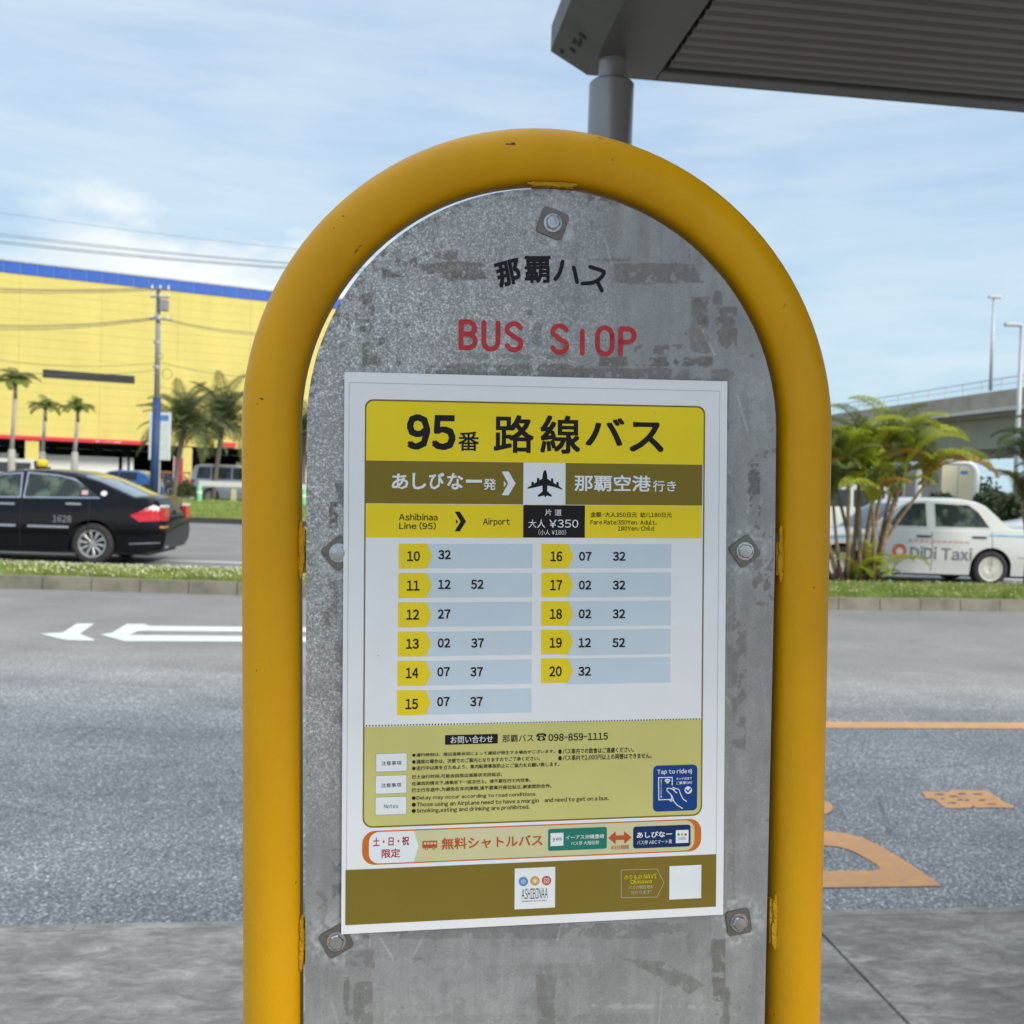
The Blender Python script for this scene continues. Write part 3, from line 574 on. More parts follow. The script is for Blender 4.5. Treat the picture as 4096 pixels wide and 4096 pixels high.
# weld tabs
def tab(x0, y0, x1, y1, name='weld_tab'):
    a, b = tob(x0, y0, -.01), tob(x1, y1, -.01); u0, u1 = min(a[0], b[0]), max(a[0], b[0]); v0, v1 = min(a[1], b[1]), max(a[1], b[1])
    mb = MB(); n = 9; vert = (v1-v0) > (u1-u0)
    mb.bbox(u0, .0062, v0+VB, u1, .0125, v1+VB, .001)
    o_ = mb.build(name, M['weld'], sign)
    bead = MB()
    for k in range(n):
        t = (k+.5)/n; r_ = .0022+random.uniform(-.0003, .0004)
        c_ = ((u0+u1)/2+random.uniform(-.0012, .0012), .0052, v0+(v1-v0)*t+VB) if vert else (u0+(u1-u0)*t, .0052, (v0+v1)/2+VB+random.uniform(-.001, .001))
        V, F = [], []
        for i in range(5):
            for j in range(8):
                th = PI*i/4; ph = 2*PI*j/8; e = (.8, .45, 3.4) if vert else (3.0, .35, .6)
                V.append((c_[0]+r_*e[0]*math.sin(th)*math.cos(ph), c_[1]+r_*e[1]*math.sin(th)*math.sin(ph), c_[2]+r_*e[2]*math.cos(th)))
        for i in range(4):
            for j in range(8): F.append((i*8+j, i*8+(j+1) % 8, (i+1)*8+(j+1) % 8, (i+1)*8+j))
        bead.add(V, F)
    b_ = bead.build('weld_bead', M['weld'], o_, True)
tab(2125, 728, 2290, 762); tab(1192, 2118, 1228, 2290); tab(3098, 2133, 3132, 2300); tab(1190, 3672, 1230, 3850); tab(3072, 3590, 3105, 3765)
MB().bbox(tob(3100, 2140)[0], .004, tob(3100, 2165)[1]+VB, tob(3128, 2140)[0], .006, tob(3128, 2132)[1]+VB, .001).build('rust_spot', M['rust'], sign)
# bolts with square washers
for (px, py, ang, side, hh) in ((2212, 890, -19, .0215, .0036), (1355, 2212, 40, .0205, .0012), (2982, 2205, -54, .0203, .0036), (1345, 3768, 28, .0205, .0032), (2958, 3692, 8, .0200, .0036)):
    u, v = tob(px, py); h = side/2; rr = .0032; pl = []
    for qx, qy, a0 in ((1, 1, 0), (-1, 1, 90), (-1, -1, 180), (1, -1, 270)):
        for k in range(5): a = R(a0+k*22.5); pl.append((qx*(h-rr)+rr*math.cos(a), qy*(h-rr)+rr*math.sin(a)))
    ca, sa = math.cos(R(ang)), math.sin(R(ang)); pl = [(u+x*ca-y*sa, v+VB+x*sa+y*ca) for x, y in pl]
    bm = bmesh.new(); vv = [bm.verts.new((x, .0025, z)) for x, z in pl]; f = bm.faces.new(vv); r_ = bmesh.ops.extrude_face_region(bm, geom=[f]); 
    for e in r_['geom']:
        if isinstance(e, bmesh.types.BMVert): e.co.y = .0012
    bmesh.ops.bevel(bm, geom=[e for e in bm.edges if all(abs(v_.co.y-.0012) < 1e-6 for v_ in e.verts)], offset=.0004, segments=2, affect='EDGES'); bmesh.ops.recalc_face_normals(bm, faces=bm.faces[:])
    me = bpy.data.meshes.new('square_washer'); bm.to_mesh(me); bm.free(); me.materials.append(M['steel']); wo_ = inst('square_washer', me, sign)
    mb = MB(); a0 = random.uniform(0, 1)
    ring = lambda r_, y, n=12, hexa=False: [(u+(r_/(math.cos((((k*30) % 60)-0)*PI/180-0) if False else 1))*math.cos(a0+2*PI*k/n), y, v+VB+r_*math.sin(a0+2*PI*k/n)) for k in range(n)]
    def hexr(r_, y): return [(u+(r_ if k % 2 == 0 else r_*.866)*math.cos(a0+2*PI*k/12), y, v+VB+(r_ if k % 2 == 0 else r_*.866)*math.sin(a0+2*PI*k/12)) for k in range(12)]
    ys = .0012; rings = [ring(.0075, ys-.0001), ring(.0073, ys-.0006), hexr(.0059, ys-.0007), hexr(.0059, ys-hh*.72), ring(.0047, ys-hh), ring(.0016, ys-hh-.0002)]
    V = [p for r0 in rings for p in r0]; F = [(i*12+k, i*12+(k+1) % 12, (i+1)*12+(k+1) % 12, (i+1)*12+k) for i in range(5) for k in range(12)]+[tuple(60+k for k in range(12))]
    mb.add(V, F); autosmooth(mb.build('bolt', M['bolt'], wo_), 25)
# paint chips on the pipe (thin flakes on its surface)
def chip(px, py, ln, wd, ang, mt, name='paint_chip'):
    d = ray(px, py); lo, t = None, .6
    Rm = RS.transposed(); prev = None
    axis = [Vector(p) for p in pts]
    t = .70
    while t < .95:
        q = Rm @ (CAM+d*t-SO); q = Vector((q.x, q.y, q.z+VB)); m2 = min((q-a).length for a in axis if abs(a.z-q.z) < .12)
        if m2 < .0290: break
        t += .002
    # refine against the tube
    best = None
    for k in range(60):
        q = Rm @ (CAM+d*(t+k*.0005)-SO); q = Vector((q.x, q.y, q.z+VB))
        dist = 1e9
        for a, b in zip(axis[:-1], axis[1:]):
            if abs(a.z-q.z) > .15 and abs(b.z-q.z) > .15: continue
            ab = b-a; s_ = max(0, min(1, (q-a).dot(ab)/ab.length_squared)); dq = (q-(a+ab*s_)).length
            if dq < dist: dist = dq; c_ = a+ab*s_
        if dist <= .0224: best = (q, c_); break
    if not best: return
    q, c_ = best; n = (q-c_).normalized(); tx = Vector((math.cos(ang), 0, math.sin(ang))); tx = (tx-n*tx.dot(n)).normalized(); ty = n.cross(tx)
    ring = []
    K = 16
    for k in range(K):
        a = 2*PI*k/K; r_ = random.uniform(.55, 1.1); p = q+tx*(ln/2*r_*math.cos(a))+ty*(wd/2*r_*math.sin(a)); nn = (p-c_); nn = nn-ty.cross(tx)*0; p = c_+(p-c_).normalized()*.02226 if (p-c_).length < .03 else p
        ring.append(p)
    cc = c_+n*.0223; mesh(name, [cc]+ring, [(0, 1+k, 1+(k+1) % K) for k in range(K)], mt, sign)
for a in ((2052, 575, .013, .0030, 0, M['chip']), (2032, 576, .008, .0014, 0, M['chip']), (1372, 864, .0028, .0012, 0, M['chip']), (1425, 1004, .007, .0014, .9, M['rust']), (1440, 985, .004, .001, .8, M['rust']), (2400, 552, .010, .0012, -.35, M['rust']),
          (2450, 640, .0014, .0012, 0, M['rust']), (1047, 1596, .0016, .0034, 1.4, M['chip']), (1026, 2682, .0012, .0014, 0, M['rust']), (3138, 1222, .010, .0005, 1.2, M['chip']), (3170, 3940, .006, .0016, .2, M['rust']), (1336, 912, .0012, .001, 0, M['rust']), (3120, 1450, .006, .003, 1.4, M['weld'])):
    chip(*a)
# ---- strokes and flat shapes in the plane of the sheet
def cwpoly(pp): return pp
def shape(name, uv, mat_, parent, w_, off=VB, thick=0):
    return mesh(name, [(a, -w_, b+off) for a, b in uv], [tuple(range(len(uv)))], mat_, parent)
def stroke(uv, wd, closed=False, cap=True):
    n = len(uv); Vx = []; F = []; h = wd/2; p = [Vector(a) for a in uv]
    for i in range(n):
        a = p[(i-1) % n] if (closed or i > 0) else p[i]; b = p[(i+1) % n] if (closed or i < n-1) else p[i]
        d1 = (p[i]-a).normalized() if (p[i]-a).length > 1e-9 else (b-p[i]).normalized(); d2 = (b-p[i]).normalized() if (b-p[i]).length > 1e-9 else d1
        n1, n2 = Vector((-d1.y, d1.x)), Vector((-d2.y, d2.x)); mi = (n1+n2); mi = mi.normalized() if mi.length > .1 else n1; l_ = h/max(.45, mi.dot(n1))
        Vx += [p[i]+mi*l_, p[i]-mi*l_]
    for i in range(n if closed else n-1): a = 2*i; b = 2*((i+1) % n); F.append((a, a+1, b+1, b))
    if cap and not closed:
        for e, q in ((0, 1), (n-1, n-2)):
            d = (p[e]-p[q]).normalized(); ba = math.atan2(d.y, d.x); base = len(Vx); K = 6
            Vx += [p[e]+Vector((math.cos(ba-PI/2+PI*k/K), math.sin(ba-PI/2+PI*k/K)))*h for k in range(K+1)]; F.append(tuple(base+k for k in range(K+1)))
    return Vx, F
def strokes(name, lst, wd, mat_, parent, w_, off=VB, closed=False):
    V, F = [], []
    for i, uv in enumerate(lst):
        v, f = stroke(uv, wd, closed); b = len(V); V += [(a[0], -(w_+i*.00003), a[1]+off) for a in v]; F += [tuple(q+b for q in ff) for ff in f]
    return mesh(name, V, F, mat_, parent)
def arc(cx, cy, rx, ry, a0, a1, n=12): return [(cx+rx*math.cos(R(a0+(a1-a0)*k/n)), cy+ry*math.sin(R(a0+(a1-a0)*k/n))) for k in range(n+1)]
LW = BW+.0003
def letterbox(p0, p1): a, b = tob(*p0), tob(*p1); return a[0], b[1], b[0]-a[0], a[1]-b[1]   # u0, v0, width, height
SWD = .0038
def glyph(ch, p0, p1):
    u0, v0, W_, H_ = letterbox(p0, p1); h = SWD/2; x0, x1, y0, y1 = u0+h, u0+W_-h, v0+h, v0+H_-h; cx, cy = (x0+x1)/2, (y0+y1)/2; rx, ry = (x1-x0)/2, (y1-y0)/2
    if ch == 'I': return [[(cx, y0), (cx, y1)]]
    if ch == 'O': return [arc(cx, cy+ry*.35, rx, ry*.65, 0, 180)+arc(cx, cy-ry*.35, rx, ry*.65, 180, 360)+[(x1, cy+ry*.35)]]
    if ch == 'U': return [[(x0, y1)]+arc(cx, y0+rx, rx, rx, 180, 360)+[(x1, y1)]]
    if ch == 'P': return [[(x0, y0), (x0, y1-.001)]+[(x0+.001, y1)]+arc(x1-ry*.5, y1-ry*.52, ry*.5, ry*.52, 90, -90)+[(x0, y1-ry*1.04)]]
    if ch == 'B': return [[(x0, y0), (x0, y1)], [(x0, y1)]+arc(x1-ry*.48-.0006, y1-ry*.48, ry*.48, ry*.48, 90, -90)+[(x0, y1-ry*.96)], [(x0, y1-ry*.96)]+arc(x1-ry*.52, y0+ry*.52, ry*.52, ry*.52, 90, -90)+[(x0, y0)]]
    if ch == 'S': return [arc(cx, y1-ry*.46, rx*.98, ry*.46, 20, 200, 14)+[(cx, cy)]+arc(cx, y0+ry*.5, rx, ry*.5, 30, -160, 14)]
lets = []
for ch, z, b in (('B', zA, (1117,1183,1250,1405)), ('U', zA, (1277,1190,1410,1415)), ('S', zA, (1440,1197,1572,1420)), ('S', zA, (1762,1212,1895,1437)), ('I', zB, (213,1250,250,1442)), ('O', zB, (322,1225,458,1450)), ('P', zB, (485,1233,612,1452))):
    strokes('letter', glyph(ch, z(b[0], b[1]), z(b[2], b[3])), SWD, I['bred'], sign, LW)
def zD(x, y): return 1900+x*.3106, 950+y*.3106
def tl(*pp): return [tob(*zD(*p)) for p in pp]
strokes('letter', [tl((1135,300),(1125,360),(1100,440),(1070,495),(1042,525))], .0030, I['bblack'], sign, LW)
strokes('letter', [tl((1280,378),(1300,460),(1322,565))], .0030, I['bblack'], sign, LW)
strokes('letter', [tl((1492,368),(1560,390),(1630,412),(1668,430),(1670,452),(1640,500),(1590,545),(1530,572),(1460,582),(1390,584)), tl((1585,560),(1615,620),(1643,675))], .0030, I['bblack'], sign, LW)
def quad_place(c00, c10, c01, c11, w_, off=VB):
    c = [Vector(q) for q in (c00, c10, c01, c11)]
    def f(a, b): p = c[0]*(1-a)*(1-b)+c[1]*a*(1-b)+c[2]*(1-a)*b+c[3]*a*b; return (p.x, -w_, p.y+off)
    return f
text('那', quad_place(*tl((325,650),(612,560),(243,330),(560,245)), LW), I['bblack'], sign, .038, 'letter', 3)
text('覇', quad_place(*tl((648,580),(985,575),(640,230),(980,228)), LW), I['bblack'], sign, .026, 'letter', 3)

# ================================================================== POSTER
poster = bpy.data.objects.new('bus_timetable_poster', None); COL.objects.link(poster); poster.matrix_world = Matrix.Translation(SO) @ RS.to_4x4(); poster.empty_display_size = .1
tag(poster, 'printed bus timetable poster with yellow header fixed to the grey board', 'poster')
MB().box(-.1485, .0, -.21, .1485, .0004, .21).build('sheet', I['paper'], poster)
L1, L2, L3, L4 = .00010, .00020, .00030, .00040
def rr(u0, v0, u1, v1, r0, r1=None, n=6):
    r1 = r0 if r1 is None else r1; o_ = []
    for cx, cy, a0, r_ in ((u1-r0, v1-r0, 0, r0), (u0+r0, v1-r0, 90, r0), (u0+r1, v0+r1, 180, r1), (u1-r1, v0+r1, 270, r1)):
        if r_ < 1e-6: o_.append((cx, cy)); continue
        o_ += [(cx+r_*math.cos(R(a0+90*k/n)), cy+r_*math.sin(R(a0+90*k/n))) for k in range(n+1)]
    return o_
def box(name, p0, p1, mt, w_, r0=0, r1=None, parent=None):
    a, b = tob(*p0), tob(*p1); return shape(name, rr(a[0], b[1], b[0], a[1], r0, r1), mt, parent or poster, w_, 0)
def T(body, p0, p1, mt, bold=.006, w_=L4, name='lettering'):
    a, b = tob(*p0), tob(*p1); text(body, quad_place((a[0], b[1]), (b[0], b[1]), (a[0], a[1]), (b[0], a[1]), w_, 0), mt, poster, bold, name)
def a1(x, y): return (1350+x*.8282, 1480+y*.8282)
def a2(x, y): return (1350+x*.8282, 2100+y*.8282)
def a3(x, y): return (1400+x*.41408, 2850+y*.41408)
def a4(x, y): return (2150+x*.41408, 2850+y*.41408)
def a5(x, y): return (1350+x*.41408, 3250+y*.41408)
def a6(x, y): return (2100+x*.43996, 3250+y*.43996)
def pu(z, *pp): return [tob(*z(*p)) for p in pp]
# thin inset line and main bordered frame
a, b = tob(1397, 1530), tob(2863, 3626)
strokes('inset_line', [[(a[0], b[1]), (a[0], a[1]), (b[0], a[1]), (b[0], b[1])]], .00022, I['line'], poster, L1, 0)
box('frame_border', (1460, 1596), (2808, 3262), I['brown'], L1, .0062, .0075)
a, b = tob(1466, 1603), tob(2802, 3256); FX0, FX1 = a[0], b[0]
shape('frame_field', rr(a[0], b[1], b[0], a[1], .0056, .0066), I['paper'], poster, L1+.00005, 0)
hv = tob(*a1(950, 447))[1]
shape('title_panel', [q for q in rr(FX0, hv, FX1, a[1], .0056, 0)], I['yel'], poster, L2, 0)
box('route_panel', a1(137, 437), a1(1761, 655), I['brown'], L2+.00003)
box('fare_panel', a1(138, 646), a1(1758, 812), I['yel'], L2+.00006)
box('plane_panel', a1(898, 447), a1(1100, 651), I['white'], L3)
box('price_panel', a1(897, 652), a1(1194, 810), I['black'], L3)
T('95', a1(335,212), a1(570,388), I['black'], .034, L3, 'route_number'); T('番', a1(583,297), a1(683,392), I['black'], .016, L3); T('路', a1(755,216), a1(948,402), I['black'], .020, L3); T('線', a1(980,218), a1(1172,406), I['black'], .020, L3); T('バ', a1(1197,230), a1(1385,368), I['black'], .022, L3); T('ス', a1(1410,250), a1(1575,398), I['black'], .022, L3)
T('あ', a1(262,500), a1(342,576), I['white'], .022); T('し', a1(362,497), a1(428,577), I['white'], .022); T('び', a1(442,495), a1(515,577), I['white'], .022); T('な', a1(530,497), a1(606,578), I['white'], .022); T('ー', a1(620,529), a1(697,545), I['white'], .022); T('発', a1(705,524), a1(765,580), I['white'], .014)
T('那覇空港', a1(1145,506), a1(1512,588), I['white'], .018); T('行き', a1(1523,533), a1(1633,588), I['white'], .012)
shape('chevron', pu(a1, (793,490),(826,490),(860,548),(826,605),(793,605),(824,548)), I['white'], poster, L4, 0); shape('chevron', pu(a1, (803,535),(815,550),(803,565)), I['white'], poster, L4, 0)
shape('chevron', pu(a1, (566,684),(590,684),(621,731),(590,779),(566,779),(594,731)), I['black'], poster, L4, 0); shape('chevron', pu(a1, (572,722),(583,732),(572,744)), I['black'], poster, L4, 0)
plane = [(1003,480),(1009,492),(1012,508),(1013,525),(1030,537),(1030,524),(1041,523),(1042,544),(1056,553),(1057,541),(1067,541),(1069,561),(1086,574),(1084,578),(1050,566),(1013,558),(1012,585),(1034,604),(1033,612),(1010,606),(1003,615),(996,606),(968,613),(967,605),(990,586),(989,558),(952,567),(918,574),(917,569),(936,557),(936,540),(947,540),(949,549),(962,541),(963,522),(974,522),(976,533),(989,524),(990,508),(994,492)]
shape('plane_icon', [tob(*a1(x, y)) for x, y in reversed(plane)], I['black'], poster, L4, 0)
T('Ashibinaa', a1(297,693), a1(483,727), I['black'], .014); T('Line (95)', a1(298,734), a1(475,772), I['black'], .014); T('Airport', a1(703,715), a1(832,756), I['black'], .014)
T('片 道', a1(1002,672), a1(1082,704), I['white'], .004); T('大人', a1(922,722), a1(1003,763), I['white'], .004); T('¥350', a1(1022,722), a1(1163,762), I['white'], .006); T('(小人 ¥180)', a1(970,770), a1(1103,798), I['white'], .002)
T('金额/大人350日元  幼儿180日元', a1(1222,685), a1(1613,713), I['black'], .012); T('Fare Rate:350Yen/Adult,', a1(1222,723), a1(1540,750), I['black'], .012); T('180Yen/Child', a1(1353,753), a1(1528,778), I['black'], .012)
# timetable rows
hours = [('10', ['32']), ('11', ['12', '52']), ('12', ['27']), ('13', ['02', '37']), ('14', ['07', '37']), ('15', ['07', '37'])]
hyc = [151, 293, 433, 574, 715, 865]; mx1 = [517, 516, 515, 514, 512, 511]; myc = [144, 287, 430, 570, 709, 853]; mx2 = [675, 675, 675, 676, 672, 671]
for i, (h, ms) in enumerate(hours):
    t0 = 90+141.4*i; x0 = 295-1.4*i
    box('minute_bar', a2(x0+120, t0+1), a2(941-i, 208+139.4*i), I['bar'], L2)
    shape('hour_arrow', pu(a2, (x0, t0), (x0+136, t0), (x0+162, t0+60), (x0+136, t0+120), (x0, t0+121)), I['yel'], poster, L3, 0)
    T(h, a2(336-1.5*i, hyc[i]-25), a2(398-1.8*i, hyc[i]+24), I['black'], .028)
    for k, mm_ in enumerate(ms):
        cx = (mx1, mx2)[k][i]; T(mm_, a2(cx-30, myc[i]-23), a2(cx+30, myc[i]+22), I['black'], .030)
hours = [('16', ['07', '32']), ('17', ['02', '32']), ('18', ['02', '32']), ('19', ['12', '52']), ('20', ['32'])]
for i, (h, ms) in enumerate(hours):
    t0 = 91+138.2*i; x0 = 985-.6*i; hc = (152, 291, 430, 569, 707)[i]
    box('minute_bar', a2(x0+120, t0+1), a2(1611-i, 208+138.2*i), I['bar'], L2)
    shape('hour_arrow', pu(a2, (x0, t0), (x0+130, t0), (x0+154, t0+59), (x0+130, t0+118), (x0, t0+119)), I['yel'], poster, L3, 0)
    T(h, a2(1028-i*1.2, hc-25), a2(1085-i*.6, hc+24), I['black'], .028)
    for k, mm_ in enumerate(ms):
        cx = (1196-i*.7, 1360-i*.7)[k]; T(mm_, a2(cx-30, hc-23), a2(cx+30, hc+21), I['black'], .030)
# lower notice panel
a, b = tob(1457, 2906), tob(2802, 3256); shape('notice_panel', rr(FX0, b[1], FX1, tob(2130, 2892)[1], 0, .0066), I['pale'], poster, L2, 0)
p0, p1 = Vector(tob(1466, 2903)), Vector(tob(2797, 2875)); mb = MB()
for k in range(111):
    c_ = p0.lerp(p1, k/110); mb.add([(c_.x+.00058*math.cos(2*PI*j/8), -L3, c_.y+.00058*math.sin(2*PI*j/8)) for j in range(8)], [tuple(range(8))])
mb.build('dotted_line', I['black'], poster)
box('caption_panel', a3(918,218), a3(1427,298), I['black'], L3, .0006); T('お問い合わせ', a3(972,229), a3(1380,288), I['white'], .004); T('那覇バス', a3(1472,217), a3(1772,280), I['black'], .004); PX = lambda *p: [tob(2145+40*a_, 2963-29*b_-2*a_) for a_, b_ in p]
shape('phone_icon', PX((.12,0),(.88,0),(.90,.18),(.72,.62),(.28,.62),(.10,.18)), I['black'], poster, L4, 0); shape('phone_icon', PX((0,.55),(.24,.55),(.28,.78),(.72,.78),(.76,.55),(1,.55),(1,.80),(.80,1),(.20,1),(0,.80)), I['black'], poster, L4+.00002, 0)
shape('phone_dial', [tob(2165+6.5*math.cos(R(t)), 2953+6.5*math.sin(R(t))) for t in range(0, 360, 30)], I['pale'], poster, L4+.00004, 0); T('098-859-1115', a4(105,206), a4(680,262), I['black'], .020)
for q in (((252,400),(548,562)), ((248,612),(545,775)), ((247,820),(543,978))):
    box('note_frame', a3(q[0][0]-3, q[0][1]-3), a3(q[1][0]+3, q[1][1]+3), I['line'], L3, .0010); box('note_panel', a3(*q[0]), a3(*q[1]), I['white'], L3+.00005, .0009)
T('注意事項', a3(303,470), a3(497,506), I['black'], .006); T('注意事项', a3(300,683), a3(495,718), I['black'], .010); T('Notes', a3(328,886), a3(465,921), I['black'], .006)
for s_, p0, p1 in (('●運行時刻は、周辺道路状況によって遅延が発生する場合がございます。', a3(600,393), a4(168,390)), ('●満席の場合は、次便でのご案内となりますのでご了承ください。', a3(600,455), a3(1832,462)), ('●走行中は席を立たぬよう、車内転倒事故防止にご協力をお願い致します。', a3(600,518), a4(210,517)),
    ('●バス車内での飲食はご遠慮ください。', a4(200,350), a4(930,382)), ('●バス車内で2,000円以上の両替はできません。', a4(200,413), a4(1100,442)), ('巴士运行时间,可能会因周边道路状况而延迟。', a3(600,603), a3(1470,614)), ('在满员的情况下,请乘坐下一班次巴士。请不要在巴士内饮食。', a3(598,668), a3(1745,670)),
    ('巴士行车途中,为避免在车内摔倒,请不要离开座位站立,谢谢您的合作。', a3(598,730), a4(135,727)), ('●Delay may occur according to road conditions.', a3(597,806), a3(1800,812)), ('●Those using an Airplane need to have a margin    and need to get on a bus.', a3(597,868), a4(688,856)), ('●Smoking,eating and drinking are prohibited.', a3(597,928), a3(1732,940))):
    T(s_, p0, p1, I['black'], .014)
# contactless card badge
box('card_badge', a4(1117,513), a4(1540,943), I['royal'], L3, .0036); T('Tap to ride', a4(1155,549), a4(1443,597), I['white'], .016)
for k, (x, h) in enumerate(((1456, 10), (1468, 16), (1482, 23))): strokes('wave_icon', [pu(a4, (x, 568-h), (x+7, 568), (x, 568+h))], .00055, I['white'], poster, L4+k*1e-5, 0)
strokes('card_icon', [[tob(*a4(*p)) for p in ((1300,700),(1300,626),(1168,628),(1170,842),(1296,838),(1292,800))]], .0007, I['white'], poster, L4, 0)
T('タッチ決済で', a4(1340,626), a4(1490,647), I['white'], .010); T('ご乗車OK!', a4(1338,664), a4(1490,690), I['white'], .010)
a, b = tob(*a4(1184, 826)), tob(*a4(1202, 640)); 
text('◀CREDIT CARD', (lambda a, b: (lambda s_, t: (a[0]+(b[0]-a[0])*(1-t), -L4, a[1]+(b[1]-a[1])*s_)))(a, b), I['white'], poster, .008)
for k, r_ in enumerate((10, 22, 33)): strokes('wave_icon', [[tob(*a4(1254+r_*math.cos(R(t)), 688-(r_*1.35)*math.sin(R(t)))) for t in range(45, 136, 15)]], .00085, I['white'], poster, L4+k*1e-5, 0)
strokes('hand_icon', [pu(a4, (1303,738),(1335,770),(1345,775)), pu(a4, (1325,745),(1275,730),(1250,732),(1248,752),(1296,802),(1318,860),(1350,895),(1398,924)), pu(a4, (1303,722),(1365,742),(1382,790),(1405,835),(1437,857)), pu(a4, (1275,846),(1290,856),(1303,846))], .0007, I['white'], poster, L4, 0)
shape('tick_bubble', [tob(*a4(1455+36*math.cos(R(t)), 748+36*math.sin(R(t)))) for t in range(0, 360, 18)], I['white'], poster, L4, 0); strokes('tick_icon', [pu(a4, (1434,746),(1452,763),(1478,736))], .0011, I['royal'], poster, L4+.00006, 0)
# shuttle bus banner
box('banner_border', (1449, 3325), (2804, 3404), I['orange'], L1, .0095, .0095)
a, b = tob(1476, 3329), tob(2777, 3400); shape('banner_panel', rr(a[0], b[1], b[0], a[1], .0075), I['cream'], poster, L2, 0); mid = (a[1]+b[1])/2
mbd = MB(); gx = b[0]-a[0]
for iy in range(11):
    for ix in range(int(gx/.0016)):
        x = a[0]+.008+ix*.0016+(iy % 2)*.0008; z = b[1]+.0010+iy*.00108
        if x < b[0]-.008: mbd.add([(x-.0003, -L2-.00004, z), (x, -L2-.00004, z-.0003), (x+.0003, -L2-.00004, z), (x, -L2-.00004, z+.0003)], [(0, 1, 2, 3)])
mbd.build('dot_pattern', I['pale'], poster)
e0 = tob(1655, 3400)[0]; e1 = tob(1674, 3400)[0]; lft_ = [q for q in rr(a[0], b[1], b[0], a[1], .0075) if q[0] < e0]
shape('banner_arrow', [(e0, a[1])]+lft_+[(e0, b[1]), (e1, mid)], I['white'], poster, L3, 0)
T('土・日・祝', a5(342,240), a5(692,314), I['crimson'], .022); T('限定', a5(427,352), a5(605,432), I['crimson'], .018)
box('bus_icon', a5(820,275), a5(963,340), I['rust'], L3, .0004)
for k in range(4): box('icon_window', a5(834+k*32, 286), a5(857+k*32, 308-k), I['cream'], L4)
for x, y in ((860, 345), (928, 342)):
    for r_, mt, ww in ((15, I['rust'], L4), (7, I['cream'], L4+.00005)): shape('icon_wheel', [tob(*a5(x+r_*math.cos(R(t)), y+r_*math.sin(R(t)))) for t in range(0, 360, 30)], mt, poster, ww, 0)
T('無料シャトルバス', a5(1005,246), a6(158,302), I['rust'], .018)
box('stop_panel', a6(210,150), a6(743,327), I['green'], L3, .0016); box('logo_square', a6(232,187), a6(348,300), I['white'], L4-.00003); T('yas', a6(248,228), a6(334,260), I['teal'], .014, L4+.00003, 'logo_lettering'); T('イーアス沖縄豊崎', a6(370,207), a6(718,233), I['white'], .010); T('バス停 大階段側', a6(417,262), a6(670,288), I['white'], .002)
shape('double_arrow', pu(a6, (757,230),(822,170),(824,208),(900,205),(900,168),(968,225),(902,283),(901,246),(824,249),(824,288)), I['rust'], poster, L4, 0); T('40分間隔', a6(778,299), a6(943,331), I['rust'], .008)
box('stop_panel', a6(983,128), a6(1503,306), I['navy'], L3, .0022); T('あしびなー', a6(1015,178), a6(1335,220), I['white'], .022); T('バス停 ABCマート裏', a6(1017,254), a6(1335,280), I['white'], .002); box('logo_square', a6(1370,160), a6(1485,273), I['white'], L4-.00003)
for x, mt in ((1395, 'sky'), (1427, 'gold'), (1459, 'red')): shape('logo_dot', [tob(*a6(x+12*math.cos(R(t)), 198+12*math.sin(R(t)))) for t in range(0, 360, 30)], I[mt], poster, L4+.00002, 0)
T('ASHIBINAA', a6(1392,222), a6(1465,248), I['line'], 0, L4+.00002, 'logo_lettering')
# footer
box('footer_panel', a5(78,555), a6(1735,855), I['brown'], L2); box('logo_square', a5(1712,540), a6(272,862), I['white'], L3); box('blank_square', a6(1313,487), a6(1600,777), I['white'], L3)
for (z, x, y, mt) in ((a5, 1795, 665, 'sky'), (a6, 90, 620, 'gold'), (a6, 195, 617, 'red')):
    shape('logo_dot', [tob(*[c0+d0 for c0, d0 in zip(z(x, y), (19*math.cos(R(t)), 19*math.sin(R(t))))]) for t in range(0, 360, 20)], I[mt], poster, L4, 0)
    c_ = z(x, y)
    if mt == 'gold': strokes('logo_motif', [[tob(c_[0]-10*math.cos(R(t)), c_[1]-10*math.sin(R(t))), tob(c_[0]+10*math.cos(R(t)), c_[1]+10*math.sin(R(t)))] for t in range(0, 180, 36)], .00035, I['white'], poster, L4+.00004, 0)
    elif mt == 'sky': strokes('logo_motif', [[tob(c_[0]+8*math.cos(R(t)), c_[1]+8*math.sin(R(t))) for t in range(0, 360, 45)], [tob(c_[0]+3*math.cos(R(t)), c_[1]+3*math.sin(R(t))) for t in range(0, 360, 60)]], .0003, I['white'], poster, L4+.00004, 0, True)
    else: strokes('logo_motif', [[tob(c_[0]+dx, c_[1]+dy) for dx, dy in ((-9, -9), (9, -9), (9, 9), (-9, 9))], [tob(c_[0]+dx, c_[1]+dy) for dx, dy in ((0, -5), (5, 0), (0, 5), (-5, 0))]], .0003, I['white'], poster, L4+.00004, 0, True)
T('ASHIBINAA', a5(1778,736), a6(205,778), I['black'], -.012, L4, 'logo_lettering'); T('OKINAWA OUTLET MALL', a5(1780,850), a6(203,803), I['black'], 0, L4, 'logo_lettering')
strokes('tag_outline', [pu(a6, (873,522),(1200,512),(1263,635),(1200,768),(875,773))], .00032, I['paleink'], poster, L3, 0, True)
T('のりもの NAVI', a6(903,567), a6(1193,597), I['bright'], .002); T('Okinawa', a6(958,610), a6(1150,640), I['bright'], .002); T('バスの現在地が', a6(940,665), a6(1168,688), I['paleink'], 0); T('分かります!', a6(963,710), a6(1145,736), I['paleink'], 0)
for px, py in ((2535+85, 1651), (1512, 2622), (2690, 984)): shape('speck', [tob(px+2*math.cos(R(t)), py+2*math.sin(R(t))) for t in range(0, 360, 60)], I['line'], poster, L4+.0001, 0)

